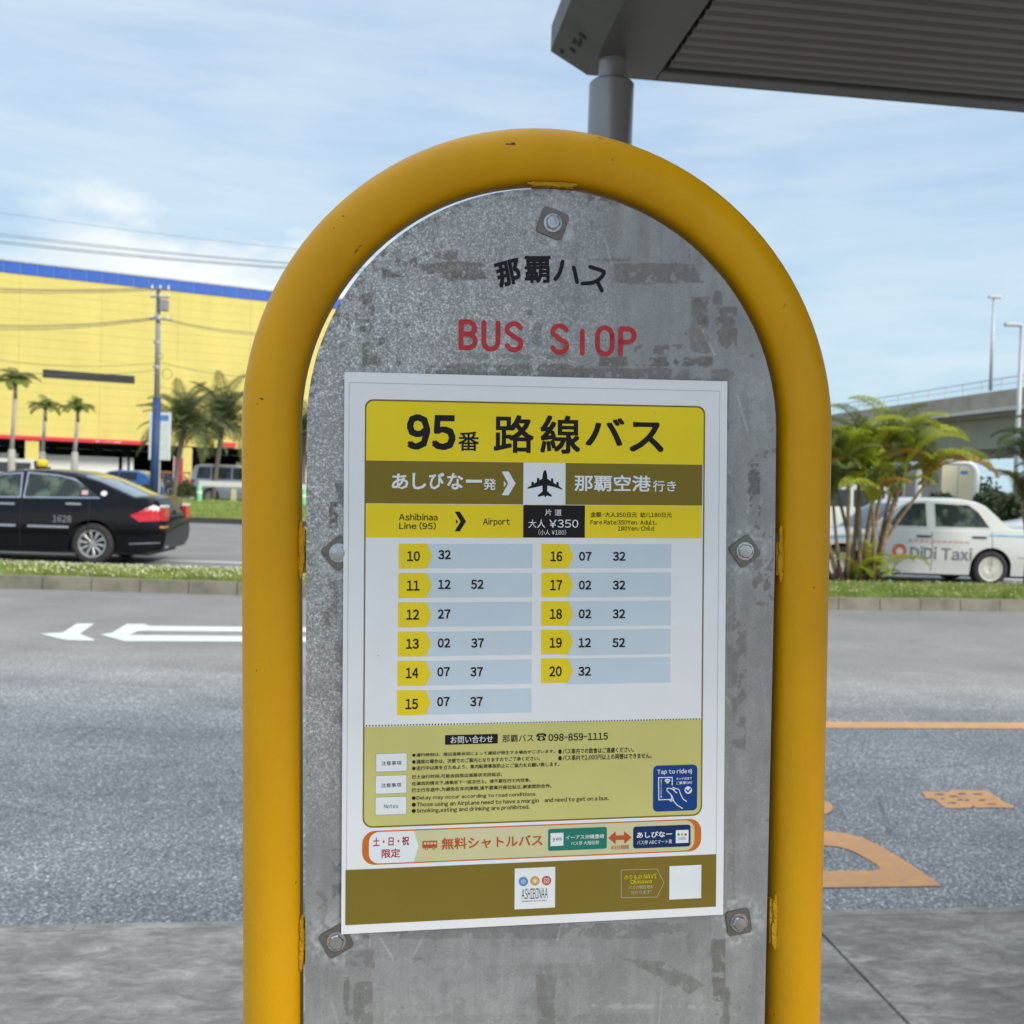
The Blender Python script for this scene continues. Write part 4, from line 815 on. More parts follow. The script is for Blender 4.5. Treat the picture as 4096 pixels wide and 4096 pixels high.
# ================================================================== BUS SHELTER
RZ = 2.75; c0 = G(2345, 300, RZ)                       # lower front corner of the roof
shelter = empty('bus_shelter', (c0.x+.1, c0.y-.1, 0), SANG); tag(shelter, 'grey metal bus shelter with slatted roof on a round column', 'bus shelter')
def shp(x, y, z): return (x, y, z)
SX, SY = -.0867, .1117                                   # corner in local coordinates (approx.)
loc = (shelter.matrix_basis if False else Matrix.Translation(Vector((c0.x+.1, c0.y-.1, 0))) @ Matrix.Rotation(SANG, 4, 'Z')).inverted() @ c0
X0, Y0 = loc.x, loc.y; XE, YB = X0+7.5, Y0-4.5
fb = .215                                               # width of the frame band
mb = MB(); mb.bbox(X0, YB, RZ, X0+fb, Y0, RZ+.12, .004); mb.build('end_beam', M['roof_dark'], shelter)
MB().bbox(X0+fb+.003, Y0-.062, RZ+.002, XE, Y0, RZ+.12, .004).build('front_beam', M['roof_dark'], shelter)
MB().prism([(X0+.002, RZ+.001), (X0-.112, RZ+.062), (X0-.112, RZ+.14), (X0+.002, RZ+.14)], YB, Y0+.001).build('end_fascia', M['fascia'], shelter)
MB().prism([(Y0+.002, RZ+.001), (Y0+.10, RZ+.062), (Y0+.10, RZ+.14), (Y0+.002, RZ+.14)], X0-.0, XE, 'x').build('front_fascia', M['fascia'], shelter)
me0 = None; PIT = .0548
k = 0; y = Y0-.066
while y-PIT > YB:
    if me0 is None:
        mbs = MB(); mbs.prism([(0, .010), (-.004, .003), (-.010, 0), (-PIT+.020, 0), (-PIT+.014, .003), (-PIT+.010, .010), (-PIT+.010, .024), (0, .024)], 0, XE-X0-fb-.03, 'x'); s0 = mbs.build('ceiling_slat', M['roof_alu'], shelter); s0.location = (X0+fb+.02, y, RZ+.012); me0 = s0.data
    else: inst('ceiling_slat', me0, shelter, (X0+fb+.02, y, RZ+.012))
    y -= PIT
MB().box(X0+.01, YB, RZ+.13, XE, Y0-.01, RZ+.17).build('roof_sheet', M['roof_dark'], shelter)
cp = P(2447, 330, 3.06); lc = (Matrix.Translation(Vector((c0.x+.1, c0.y-.1, 0))) @ Matrix.Rotation(SANG, 4, 'Z')).inverted() @ cp
CX, CY = lc.x, lc.y; zc = P(2450, 332, 3.06).z
autosmooth(MB().tube([(CX, CY, 0), (CX, CY, zc-.006), (CX, CY, zc)], [.0660, .0660, .0600], 40).build('column', M['column'], shelter))
autosmooth(MB().tube([(CX, CY, zc-.02), (CX, CY, RZ+.006)], .0400, 32).build('column_neck', M['column'], shelter))
for dx, dy, sx_, sy_ in ((.52, .10, .03, .02), (.46, .05, .02, .03), (.40, .10, .05, .02), (.36, .16, .02, .04), (.7, .0, .03, .02)):   # dark scrape marks on the end fascia
    yy = Y0-.03-dy; t = dx; mesh('scrape_mark', [(X0-.112*t-.0008, yy, RZ+.061*t-.0008), (X0-.112*(t+sy_*5)-.0008, yy-.004, RZ+.061*(t+sy_*5)-.0008), (X0-.112*(t+sy_*5)-.0008, yy-sx_, RZ+.061*(t+sy_*5)-.0008), (X0-.112*t-.0008, yy-sx_*.7, RZ+.061*t-.0008)], [(0, 1, 2, 3)], M['bird'], shelter)
# rear column and bench, which carry the roof out of the picture
autosmooth(MB().tube([(X0+.12, YB+.3, 0), (X0+.12, YB+.3, RZ+.006)], .06, 24).build('column', M['column'], shelter))
autosmooth(MB().tube([(XE-.3, CY, 0), (XE-.3, CY, RZ+.006)], .06, 24).build('column', M['column'], shelter))

# ================================================================== YELLOW BUILDING
F0 = G(0, 1754, 3.2); FA = R(26.8); FD = Vector((math.cos(FA), math.sin(FA), 0)); FN = Vector((math.sin(FA), -math.cos(FA), 0))
def FP(px, py):
    d = ray(px, py); t = (F0-CAM).dot(FN)/d.dot(FN); q = CAM+d*t-F0; return q.dot(FD), q.z+F0.z
bld = empty('warehouse_store', (F0.x, F0.y, 0), FA); tag(bld, 'large yellow store with blue parapet and red band over an open ground floor', 'building')
ZB = 3.2; zt = FP(0, 1033)[1]; zblue = FP(0, 1087)[1]; zred = FP(0, 1738)[1]; SL, SR = -14., 46.
DEP = 26.
MB().box(SL, .035, ZB+.05, SR, DEP, zt-.3).build('wall_core', M['facade'], bld)
nrow = 18; hrow = (zblue-zred)/nrow; ncol = 12
for r_ in range(nrow):
    for c_ in range(ncol):
        xa, xb = SL+(SR-SL)*c_/ncol, SL+(SR-SL)*(c_+1)/ncol; pr_ = random.uniform(0, .010)
        MB().box(xa+.008, -pr_, zred+hrow*r_+.005, xb-.008, .034, zred+hrow*(r_+1)-.005).build('wall_panel', M['facade'], bld)
mebl = None; k = 0; x = SL
while x < SR:
    if mebl is None: o_ = MB().box(.03, -.06, zblue, .97, .24, zt-.12).build('parapet_panel', M['blue'], bld); mebl = o_.data; o_.location.x = x
    else: inst('parapet_panel', mebl, bld, (x, 0, 0))
    x += 1.0
MB().box(SL, -.10, zt-.12, SR, .26, zt).build('roof_flashing', M['galv'], bld)
MB().box(SL, -.03, zblue, SR, -.0, zt-.12).build('parapet_back', M['skyblue'], bld)
sr = FP(578, 1781)[0]
MB().bbox(SL, -.14, ZB, sr, .2, zred-.01, .03).build('red_band', M['red'], bld)
MB().bbox(sr+5.2, -.14, ZB+.1, sr+6.2, .2, zred+.2, .03).build('red_band', M['red'], bld); MB().bbox(sr+7.2, -.14, ZB+.1, sr+8.0, .2, zred+.2, .03).build('red_band', M['red'], bld); MB().bbox(sr+15.5, -.14, ZB, SR, .2, zred, .03).build('red_band', M['red'], bld)
a_, b_ = FP(382, 1760), FP(483, 1776)
text('HARDWARE STORE'[:0]+'ＡＲＥＮＡ', lambda s_, t: (a_[0]+(b_[0]-a_[0])*s_, -.15, ZB+.12+t*(zred-ZB-.28)), M['white'], bld, .01) if False else None
for k in range(7): MB().box(a_[0]+(b_[0]-a_[0])*(k+.08)/7, -.16, ZB+.08+.03*(k % 2), a_[0]+(b_[0]-a_[0])*(k+.86)/7, -.142, zred-.12-.04*(k % 3)).build('sign_block', M['white'], bld)
# window strip
w0, w1 = FP(172, 1477), FP(538, 1530); w0b = FP(172, 1509)
wz0, wz1 = FP(350, 1518)[1], FP(350, 1488)[1]
wf = MB().box(w0[0], -.05, w0b[1], w1[0], .02, w0[1]).build('window', M['black'], bld)
for k in range(5):
    xa = w0[0]+.25+(w1[0]-w0[0]-.2)*k/5; xb = xa+(w1[0]-w0[0]-.2)/5-.3
    MB().box(xa, -.07, w0b[1]+.25, xb, -.051, w0[1]-.2).build('pane', M['glass_dark'], wf)
# open ground floor
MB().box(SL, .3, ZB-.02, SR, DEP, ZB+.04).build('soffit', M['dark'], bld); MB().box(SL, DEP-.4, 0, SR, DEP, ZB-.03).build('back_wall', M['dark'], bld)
for px, wd in ((128, .85), (745, .85), (1010, .85), (1900, .85)):
    s_ = FP(px, 1800)[0]; MB().bbox(s_-.42, .0, -.05, s_+.42, .8, ZB-.03, .03).build('pillar', M['facade'], bld)
for px in (60, 235, 430, 560, 860, 1100):
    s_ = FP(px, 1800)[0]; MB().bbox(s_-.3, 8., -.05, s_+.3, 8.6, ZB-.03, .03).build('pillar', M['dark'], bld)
for x0_, x1_ in ((185, 480), (495, 515), (525, 540), (0, 75), (955, 1250)):
    s0_, s1_ = FP(x0_, 1830)[0], FP(x1_, 1830)[0]; MB().box(s0_*1.02, 2.2, .9, s1_*1.02, 2.4, 2.3).build('daylight_panel', M['white'], bld)  # white panels added to stand in for daylight beyond the open floor

# ================================================================== VEHICLES
def lerp_profile(pr_, x):
    xs = [p[0] for p in pr_]; zs = [p[1] for p in pr_]; return float(np.interp(x, xs, zs))
WHEELS = {}
def wheel_meshes(R_, style):
    key = (round(R_, 3), style)
    if key in WHEELS: return WHEELS[key]
    n = 40; prof = [(R_*.66, -.10), (R_*.74, -.115), (R_*.90, -.115), (R_*.98, -.09), (R_, -.05), (R_, .05), (R_*.98, .09), (R_*.7, .10)]
    mb = MB(); V = [(r_*math.cos(2*PI*k/n), y, r_*math.sin(2*PI*k/n)) for r_, y in prof for k in range(n)]; mb.add(V, [(i*n+k, i*n+(k+1) % n, (i+1)*n+(k+1) % n, (i+1)*n+k) for i in range(len(prof)-1) for k in range(n)])
    ty = mb.build('tyre', M['rubber'], None, True); tm = ty.data; bpy.data.objects.remove(ty)
    rm = MB(); ri = R_*.67
    def ring(r0, r1, y0, y1, n=36): 
        V = [(r_*math.cos(2*PI*k/n), y, r_*math.sin(2*PI*k/n)) for r_, y in ((r0, y0), (r1, y1)) for k in range(n)]; rm.add(V, [(k, (k+1) % n, n+(k+1) % n, n+k) for k in range(n)])
    ring(ri, ri*.90, -.112, -.108); ring(ri*.90, ri*.86, -.108, -.05)
    V = [(0, -.095, 0)]+[(ri*.2*math.cos(2*PI*k/16), -.09, ri*.2*math.sin(2*PI*k/16)) for k in range(16)]; rm.add(V, [(0, 1+k, 1+(k+1) % 16) for k in range(16)])
    ns, hw_ = {'alloy': (10, .10), 'cap': (22, .075), 'plain': (8, .16)}[style]
    for k in range(ns):
        a = 2*PI*k/ns; c_, s_ = math.cos(a), math.sin(a)
        def q(r_, t, y): return (r_*c_-t*s_, y, r_*s_+t*c_)
        w0_, w1_ = ri*hw_*.55, ri*hw_*(1.15 if style != 'cap' else 1.3); rm.add([q(ri*.15, -w0_, -.088), q(ri*.15, w0_, -.088), q(ri*.89, w1_, -.100), q(ri*.89, -w1_, -.100), q(ri*.5, 0, -.104)], [(0, 1, 4), (1, 2, 4), (2, 3, 4), (3, 0, 4)])
    ro = rm.build('rim', M['hubcap'] if style == 'cap' else M['rim'], None); rmm = ro.data; bpy.data.objects.remove(ro)
    dk = MB(); V = [(0, -.04, 0)]+[(ri*.92*math.cos(2*PI*k/24), -.04, ri*.92*math.sin(2*PI*k/24)) for k in range(24)]; dk.add(V, [(0, 1+k, 1+(k+1) % 24) for k in range(24)])
    do = dk.build('brake_disc', M['black'] if style != 'cap' else M['rim'], None); dm = do.data; bpy.data.objects.remove(do)
    WHEELS[key] = (tm, rmm, dm); return WHEELS[key]
def build_car(name, label, loc_, ang, sp_, paint, cat='car', group=None):
    root = empty(name, loc_, ang); tag(root, label, cat, group)
    L_, W_, xf, xr, RW = sp_['L'], sp_['W'], sp_['xf'], sp_['xr'], sp_['RW']; top = sp_['top']; roof = sp_['roof']; sill = sp_.get('sill', .2); RA = RW+.055
    def hw(x):
        e = .22; t = min(x, L_-x); f = 1-.20*max(0, 1-t/.5)**2-.03*max(0, 1-t/1.2); return W_/2*f
    def zlow(x):
        z = sill+.05*max(0, 1-min(x, L_-x)/.5)
        for xc in (xf, xr):
            d = abs(x-xc)
            if d < RA: z = max(z, RW+math.sqrt(RA*RA-d*d))
        return z
    def sy(x, z):   # side surface half width at height z
        zt_ = lerp_profile(top, x); t = (z-.2)/max(.1, zt_-.2); prof = 1-.10*max(0, t-.55)**1.5/.45**1.5*.55-.05*max(0, .35-t)/.35; return hw(x)*prof
    xs = sorted(set([round(L_*k/70, 4) for k in range(71)]+[round(xc+RA*math.cos(a), 4) for xc in (xf, xr) for a in np.linspace(0, PI, 15)]))
    rows = 8; V = []; ringn = rows+1+3
    for x in xs:
        zt_ = lerp_profile(top, x); zl = min(zlow(x), zt_-.05)
        def xe(z):
            am = .10*((z-.52)/.5)**2 if z > .52 else .10*((.52-z)/.33)**2
            am = min(am, .12); tr = min(1, max(0, (x-(L_-.45))/.45))**2; tf = min(1, max(0, (.45-x)/.45))**2; return x-am*tr+am*tf
        for j in range(rows+1): z = zl+(zt_-.025-zl)*j/rows; V.append((xe(z), -sy(x, z), z))
        for f_, dz in ((.93, -.004), (.6, .012), (0, .02)): V.append((xe(zt_), -sy(x, zt_)*f_, zt_+dz))
    n = len(xs); VL = V+[(x, -y, z) for x, y, z in V]; F = []
    for i in range(n-1):
        for j in range(ringn-1): a = i*ringn+j; b = a+ringn; F.append((a, b, b+1, a+1)); o2 = n*ringn; F.append((a+o2+1, b+o2+1, b+o2, a+o2))
    for i in (0, n-1): f_ = [i*ringn+j for j in range(ringn)]+[n*ringn+i*ringn+j for j in range(ringn-2, -1, -1)]; F.append(tuple(f_ if i else f_[::-1]))
    body = mesh('body', VL, F, paint, root); autosmooth(body, 32)
    # cabin
    xa, xb = roof[0][0], roof[-1][0]; cx = np.linspace(xa, xb, 45); rf0, rf1 = sp_['rf']; belt = sp_['belt']
    def cy(x, z): zb = lerp_profile(top, x); return hw(min(max(x, .6), L_-.6))*.93-(z-zb)*sp_.get('tumble', .30)
    Vc = []; rn = 5+4
    for x in cx:
        zr = lerp_profile(roof, x); zb = min(lerp_profile(top, x)-.03, zr)
        for j in range(5): z = zb+(max(zr-.05, zb)-zb)*j/4; Vc.append((x, -cy(x, z), z))
        yr = cy(x, max(zr-.05, zb))
        for f_, dz in ((.955, .022), (.80, .008), (.45, -.006*0+.0), (0, 0)):
            Vc.append((x, -yr*f_, (max(zr-.05, zb)+dz) if f_ > .9 else zr-(0.012 if f_ == .80 else 0)))
    nc = len(cx); Vc2 = Vc+[(x, -y, z) for x, y, z in Vc]; Fb, Fw, Fr = [], [], []
    for i in range(nc-1):
        xm = (cx[i]+cx[i+1])/2
        for j in range(rn-1):
            a = i*rn+j; b = a+rn; t_ = Fb
            if j >= 5 and xm < rf0: t_ = Fw
            elif j >= 5 and xm > rf1: t_ = Fr
            t_.append((a, b, b+1, a+1)); o2 = nc*rn; t_.append((a+o2+1, b+o2+1, b+o2, a+o2))
    for nm, ff, mt in (('cabin', Fb, paint), ('windscreen', Fw, M['glass_dark']), ('rear_window', Fr, M['rear_glass'])):
        if ff:
            o_ = mesh(nm, Vc2, ff, mt, root); me_ = o_.data; b2 = bmesh.new(); b2.from_mesh(me_); bmesh.ops.delete(b2, geom=[v_ for v_ in b2.verts if not v_.link_faces], context='VERTS'); b2.to_mesh(me_); b2.free(); autosmooth(o_, 40)
    MB().box(.25, -W_/2+.13, .16, L_-.25, W_/2-.13, .62).build('underbody', M['black'], root)
    for wp in sp_['windows']:
        cxm = sum(p[0] for p in wp)/len(wp); czm = sum(p[1] for p in wp)/len(wp); 
        for sd_ in (-1, 1):
            pts_ = wp
            fr = [(cxm+(x-cxm)*1.0+.025*(1 if x > cxm else -1), czm+(z-czm)+.022*(1 if z > czm else -1)) for x, z in pts_]
            fo = mesh('window_frame', [(x, sd_*(cy(x, z)+.004), z) for x, z in fr], [tuple(range(len(fr)))], sp_.get('frame', M['black']), root)
            mesh('window', [(x, sd_*(cy(x, z)+.007), z) for x, z in pts_], [tuple(range(len(pts_)))], sp_.get('glassm', M['glass']), root)
    def side(nm, pl, mt, off=.006, both=True):
        rg = []
        for i_ in range(len(pl)):
            (xa_, za_), (xb_, zb_) = pl[i_], pl[(i_+1) % len(pl)]; rg += [(xa_+(xb_-xa_)*q/4, za_+(zb_-za_)*q/4) for q in range(4)]
        cx_, cz_ = sum(p[0] for p in pl)/len(pl), sum(p[1] for p in pl)/len(pl); K = len(rg); uv_ = [(cx_, cz_)]+[(cx_+(x-cx_)*f_, cz_+(z-cz_)*f_) for f_ in (.5, 1.) for x, z in rg]
        ff = [(0, 1+q, 1+(q+1) % K) for q in range(K)]+[(1+q, 1+K+q, 1+K+(q+1) % K, 1+(q+1) % K) for q in range(K)]
        for sd_ in ((-1, 1) if both else (-1,)): mesh(nm, [(x, sd_*(sy(x, z)+off), z) for x, z in uv_], ff, mt, root)
    for x, z in sp_.get('handles', ()):
        for sd_ in (-1, 1): MB().bbox(x-.12, sd_*(sy(x, z)+.012)-.014, z-.016, x+.12, sd_*(sy(x, z)+.012)+.014, z+.016, .006).build('door_handle', sp_.get('handlem', M['chrome']), root)
    for x in sp_.get('seams', ()):
        zt_ = lerp_profile(top, x)-.03; 
        for sd_ in (-1, 1): mesh('door_seam', [(x+dx_, sd_*(sy(x, .26+(zt_-.26)*k/8)+.0025), .26+(zt_-.26)*k/8) for k in range(9) for dx_ in (0, .01)], [(2*k, 2*k+1, 2*k+3, 2*k+2) for k in range(8)], M['black'], root)
    for nm, pl, mt in sp_.get('side', ()): side(nm, pl, mt)
    for nm, y0_, y1_, z0_, z1_, mt in sp_.get('rear', ()):
        for sd_ in (-1, 1): MB().bbox(L_-.09, min(sd_*y0_, sd_*y1_), z0_, L_-.012, max(sd_*y0_, sd_*y1_), z1_, .004).build(nm, mt, root)
    tm, rmm, dm = wheel_meshes(RW, sp_.get('rim', 'alloy'))
    for xc in (xf, xr):
        for sd_ in (-1, 1):
            wl = empty('wheel', (xc, sd_*(W_/2-.13), RW), 0 if sd_ < 0 else PI, root)
            inst('tyre', tm, wl); inst('rim', rmm, wl, rot=(0, random.uniform(0, 2), 0)); inst('brake_disc', dm, wl)
    root['_sy'] = 0; del root['_sy']
    return root, sy, cy
# black taxi
bt = dict(L=4.88, W=1.80, xf=.93, xr=3.78, RW=.328, rim='alloy', top=[(0, .42), (.04, .62), (.25, .75), (1.2, .90), (1.6, .97), (2.6, 1.00), (3.6, 1.04), (4.1, 1.09), (4.6, 1.10), (4.82, 1.06), (4.88, .80)],
 roof=[(1.38, .93), (1.75, 1.18), (2.15, 1.40), (2.5, 1.475), (3.0, 1.49), (3.4, 1.465), (3.8, 1.36), (4.15, 1.22), (4.52, 1.07)], rf=(2.1, 3.62), belt=1.0, windows=[[(1.75, 1.02), (2.62, 1.04), (2.60, 1.40), (2.30, 1.37), (2.02, 1.25)], [(2.70, 1.04), (3.86, 1.07), (3.62, 1.24), (3.42, 1.33), (3.2, 1.38), (2.72, 1.41)]],
 frame=M['chrome'], handles=[(2.45, .92), (3.48, .95)], seams=(1.62, 2.66, 3.72), side=[('trim_strip', [(2.78, .565), (3.42, .565), (3.42, .60), (2.78, .60)], M['chrome']), ('trim_strip', [(1.7, .565), (2.6, .565), (2.6, .60), (1.7, .60)], M['chrome']),
 ('tail_lamp', [(4.36, .80), (4.50, .70), (4.80, .72), (4.86, .78), (4.84, .86), (4.62, .92)], M['tail_red']), ('lamp_lens', [(4.55, .89), (4.84, .86), (4.84, .92), (4.70, .97)], M['lamp_clear']), ('bumper_trim', [(4.35, .335), (4.80, .36), (4.80, .375), (4.35, .352)], M['chrome'])],
 rear=[('tail_lamp', .50, .76, .72, .93, M['tail_red']), ('lamp_lens', .50, .76, .935, .97, M['lamp_clear']), ('reflector', .55, .75, .60, .635, M['amber']), ('exhaust', .50, .62, .27, .31, M['chrome'])])
wp = P(366, 2169, 16.2); aa = R(2.5); bloc = Vector((wp.x, wp.y, 0)) - Matrix.Rotation(aa, 3, 'Z') @ Vector((3.78, -.90, 0)); bloc.z = -.03
btx, bsy, bcy = build_car('taxi', 'black taxi sedan with chrome trim driving left on the far carriageway', bloc, aa, bt, M['car_black'], 'taxi')
def side_text(body, x0, x1, z0, z1, sy_, mt, root, bold=.01, off=.008): text(body, lambda s_, t: (x0+(x1-x0)*s_, -(sy_(x0+(x1-x0)*s_, z0+(z1-z0)*t)+off), z0+(z1-z0)*t), mt, root, bold)
side_text('1628', 3.17, 3.46, .655, .765, bsy, M['num'], btx, .02)
y_ = -(bcy(3.95, 1.16)+.006); mesh('pillar_badge', [(3.93+.05*math.cos(2*PI*k/14), -(bcy(3.93, 1.13+.04*math.sin(2*PI*k/14))+.006), 1.13+.04*math.sin(2*PI*k/14)) for k in range(14)], [tuple(range(14))], M['lamp_clear'], btx)
mesh('window_sticker', [(x, -(bcy(x, z)+.010), z) for x, z in ((3.58, 1.10), (3.68, 1.10), (3.68, 1.17), (3.58, 1.17))], [(0, 1, 2, 3)], M['pinkish'], btx)
MB().bbox(2.55, -.12, 1.485, 2.72, .12, 1.52, .01).build('roof_lamp_base', M['black'], btx); MB().bbox(2.56, -.09, 1.515, 2.70, .09, 1.64, .045).build('roof_lamp', M['yellow_b'], btx)
# white taxi
wt = dict(L=4.69, W=1.70, xf=.86, xr=3.50, RW=.315, rim='cap', tumble=.22, top=[(0, .45), (.03, .66), (.15, .78), (1.3, .92), (1.6, .96), (3.4, .985), (3.8, 1.02), (4.55, 1.01), (4.66, .97), (4.69, .75)],
 roof=[(1.30, .92), (1.75, 1.30), (1.98, 1.45), (2.3, 1.51), (3.0, 1.53), (3.30, 1.49), (3.45, 1.42), (3.75, 1.14), (3.90, 1.02)], rf=(1.92, 3.38), belt=.98, windows=[[(1.68, 1.02), (2.36, 1.02), (2.36, 1.42), (2.06, 1.41), (1.95, 1.34)], [(2.52, 1.02), (3.47, 1.03), (3.28, 1.30), (3.12, 1.41), (2.52, 1.42)]],
 frame=M['car_white'], handles=[(2.30, .85), (3.28, .86)], handlem=M['black'], seams=(1.50, 2.44, 3.50), side=[('stripe', [(3.45, .885), (4.66, .875), (4.66, .905), (3.45, .915)], M['stripe']), ('stripe', [(.1, .72), (1.45, .82), (1.45, .85), (.1, .75)], M['stripe']), ('body_crease', [(3.95, .52), (4.66, .52), (4.66, .53), (3.95, .53)], M['num'])],
 rear=[('tail_lamp', .45, .78, .68, .86, M['tail_red'])])
wp = P(3964, 2290, 17.8); aa = R(2.0); wloc = Vector((wp.x, wp.y, 0)) - Matrix.Rotation(aa, 3, 'Z') @ Vector((3.50, -.85, 0)); wloc.z = -.03
wtx, wsy, wcy = build_car('taxi', 'white taxi sedan with blue stripe and door lettering behind the median palm', wloc, aa, wt, M['car_white'], 'taxi')
side_text('DiDi Taxi', 2.06, 3.15, .45, .67, wsy, M['taxi_text'], wtx, .02)
for nm, r_, mt, of in (('logo_disc', .125, M['logo_orange'], .008), ('logo_inner', .062, M['white'], .011)):
    mesh(nm, [(1.87+r_*math.cos(2*PI*k/20), -(wsy(1.87, .58)+of), .58+r_*math.sin(2*PI*k/20)) for k in range(20)], [tuple(range(20))], mt, wtx)
for k in range(11): 
    x = 2.03+k*.10; mesh('small_print', [(x, -(wsy(x, .76)+.008), .745), (x+.065, -(wsy(x, .76)+.008), .745), (x+.065, -(wsy(x, .78)+.008), .785), (x, -(wsy(x, .78)+.008), .785)], [(0, 1, 2, 3)], M['pinkish'], wtx)
# other parked vehicles
suv = dict(L=4.7, W=1.85, xf=.85, xr=3.65, RW=.37, rim='plain', sill=.28, tumble=.14, top=[(0, .6), (.05, .9), (.3, 1.05), (1.3, 1.15), (4.5, 1.2), (4.66, 1.15), (4.7, .7)], roof=[(1.3, 1.12), (1.75, 1.55), (2.1, 1.85), (2.6, 1.93), (4.2, 1.93), (4.5, 1.86), (4.62, 1.55), (4.66, 1.2)], rf=(2.05, 4.45), belt=1.2,
 windows=[[(1.85, 1.25), (2.6, 1.25), (2.6, 1.76), (2.2, 1.76)], [(2.72, 1.25), (3.6, 1.25), (3.6, 1.76), (2.72, 1.76)], [(3.72, 1.25), (4.35, 1.25), (4.25, 1.76), (3.72, 1.76)]], handles=[(2.5, 1.1), (3.5, 1.1)], seams=(1.6, 2.66, 3.66), rear=[('tail_lamp', .6, .8, .9, 1.2, M['tail_red'])], glassm=M['glass_dark'])
hat = dict(L=4.2, W=1.72, xf=.8, xr=3.35, RW=.31, rim='plain', tumble=.25, top=[(0, .45), (.05, .68), (.3, .80), (1.1, .95), (3.9, 1.02), (4.1, .98), (4.2, .7)], roof=[(1.0, .92), (1.5, 1.25), (1.9, 1.45), (2.4, 1.52), (3.3, 1.5), (3.75, 1.35), (4.05, 1.02)], rf=(1.85, 3.6), belt=1.0,
 windows=[[(1.6, 1.02), (2.35, 1.02), (2.35, 1.38), (1.95, 1.36)], [(2.45, 1.02), (3.3, 1.04), (3.3, 1.36), (2.45, 1.38)]], handles=[(2.3, .9), (3.2, .92)], seams=(1.4, 2.4, 3.4), glassm=M['glass_dark'])
van = dict(L=4.6, W=1.8, xf=.6, xr=3.3, RW=.33, rim='plain', sill=.25, tumble=.08, top=[(0, .5), (.04, .9), (.4, 1.05), (4.5, 1.08), (4.6, .7)], roof=[(.35, 1.02), (.8, 1.5), (1.1, 1.85), (1.6, 1.95), (4.2, 1.95), (4.5, 1.85), (4.58, 1.1)], rf=(1.05, 4.5), belt=1.08,
 windows=[[(1.0, 1.15), (1.9, 1.15), (1.9, 1.7), (1.25, 1.7)], [(2.05, 1.15), (3.1, 1.15), (3.1, 1.7), (2.05, 1.7)], [(3.25, 1.15), (4.3, 1.15), (4.3, 1.7), (3.25, 1.7)]], handles=[(1.8, 1.0)], seams=(2.0, 3.2), glassm=M['glass_dark'])
def park(name, label, px, Y, ang, spec_, paint, cat='car'):
    p = P(px, 1900, Y); return build_car(name, label, Vector((p.x, p.y, -.06)), R(ang), spec_, paint, cat, 'vehicles parked in the distance')[0]
park('parked_car', 'silver off-roader parked beyond the white rail', 1160, 51, 182, suv, M['car_silver'])
park('parked_car', 'blue car parked behind the roof of the black taxi', 318, 52, 168-180+8, hat, M['car_blue'])
park('parked_car', 'dark car in the shade of the store beside the blue car', 470, 62, 5, hat, M['car_dark'])
park('parked_car', 'white van under the left end of the yellow store', -150, 62, 3, van, M['car_white'], 'van')
park('parked_car', 'white van partly hidden by the palm clump', 3020, 36, 2, van, M['car_white'], 'van')
park('parked_car', 'small white car at the right edge beyond the white taxi', 4000, 33, 3, hat, M['car_white'])
park('parked_car', 'dark car far away behind the bus stop board', 1150, 58, 5, hat, M['car_dark'])
# cream box truck seen from behind
tp = P(3828, 1990, 56); trk = empty('box_truck', (tp.x, tp.y, -.06), R(0)); tag(trk, 'cream box truck seen from behind with closed rear doors', 'truck')
MB().bbox(-.92, 0, .9, .92, 5, 3.35, .04).build('cargo_box', M['pier'], trk)
for sx in (-.9, .01): MB().bbox(sx, -.04, .95, sx+.88, -.002, 3.3, .02).build('rear_door', M['cream'], trk)
MB().bbox(-.9, -.05, .45, .9, .1, .9, .03).build('bumper', M['black'], trk); MB().bbox(.1, -.05, 2.85, .5, -.042, 3.05, .003).build('door_badge', M['skyblue'], trk); MB().box(-.8, 1, .5, .8, 6.6, .9).build('chassis', M['black'], trk); MB().bbox(-.9, 5.1, .6, .9, 6.7, 2.5, .1).build('cab', M['cream'], trk)
tm, rmm, dm = wheel_meshes(.40, 'plain')
for xx in (-.75, .75):
    for yy in (.9, 5.9): wl = empty('wheel', (xx, yy, .40), PI/2 if xx > 0 else -PI/2, trk); inst('tyre', tm, wl); inst('rim', rmm, wl)

# ================================================================== VIADUCT, LAMPS, ARCH
q1, q2 = P(4096, 1552, 60), P(3335, 1659, 84); vd = (q2-q1); vlen = vd.length; va = math.atan2(vd.y, vd.x); vs_l = (q2.z-q1.z)/math.hypot(vd.x, vd.y)
via = empty('viaduct', (q1.x, q1.y, 0), va); tag(via, 'elevated concrete road viaduct with side parapet rising to the right', 'viaduct')
XA, XB = -70., 95.
def vz(x): return q1.z + vs_l*x
def slab_(name, y0, y1, dz0, dz1, mt, xa=XA, xb=XB, parent=via):
    V = []
    for x in (xa, xb):
        z = vz(x); V += [(x, y0, z+dz0), (x, y1, z+dz0), (x, y1, z+dz1), (x, y0, z+dz1)]
    return mesh(name, V, [(0, 1, 5, 4), (1, 2, 6, 5), (2, 3, 7, 6), (3, 0, 4, 7), (0, 3, 2, 1), (4, 5, 6, 7)], mt, parent)
sgn = 1   # camera is on the local +y side
for k in range(33): slab_('parapet_panel', -.02, .25, -1.05, 0, M['concrete'], XA+k*5+.02, XA+k*5+4.98)
slab_('deck_edge', -.1, .62, -1.28, -1.06, M['lamp']); slab_('deck', -10, -.12, -1.5, -1.1, M['concrete']); slab_('girder', -.9, -.5, -3.4, -1.3, M['girder']); slab_('girder', -9.5, -9.1, -3.4, -1.52, M['girder']); slab_('parapet_far', -10.2, -9.95, -1.05, 0, M['concrete'])
slab_('underside', -9.0, -.95, -3.3, -3.1, M['pier'])
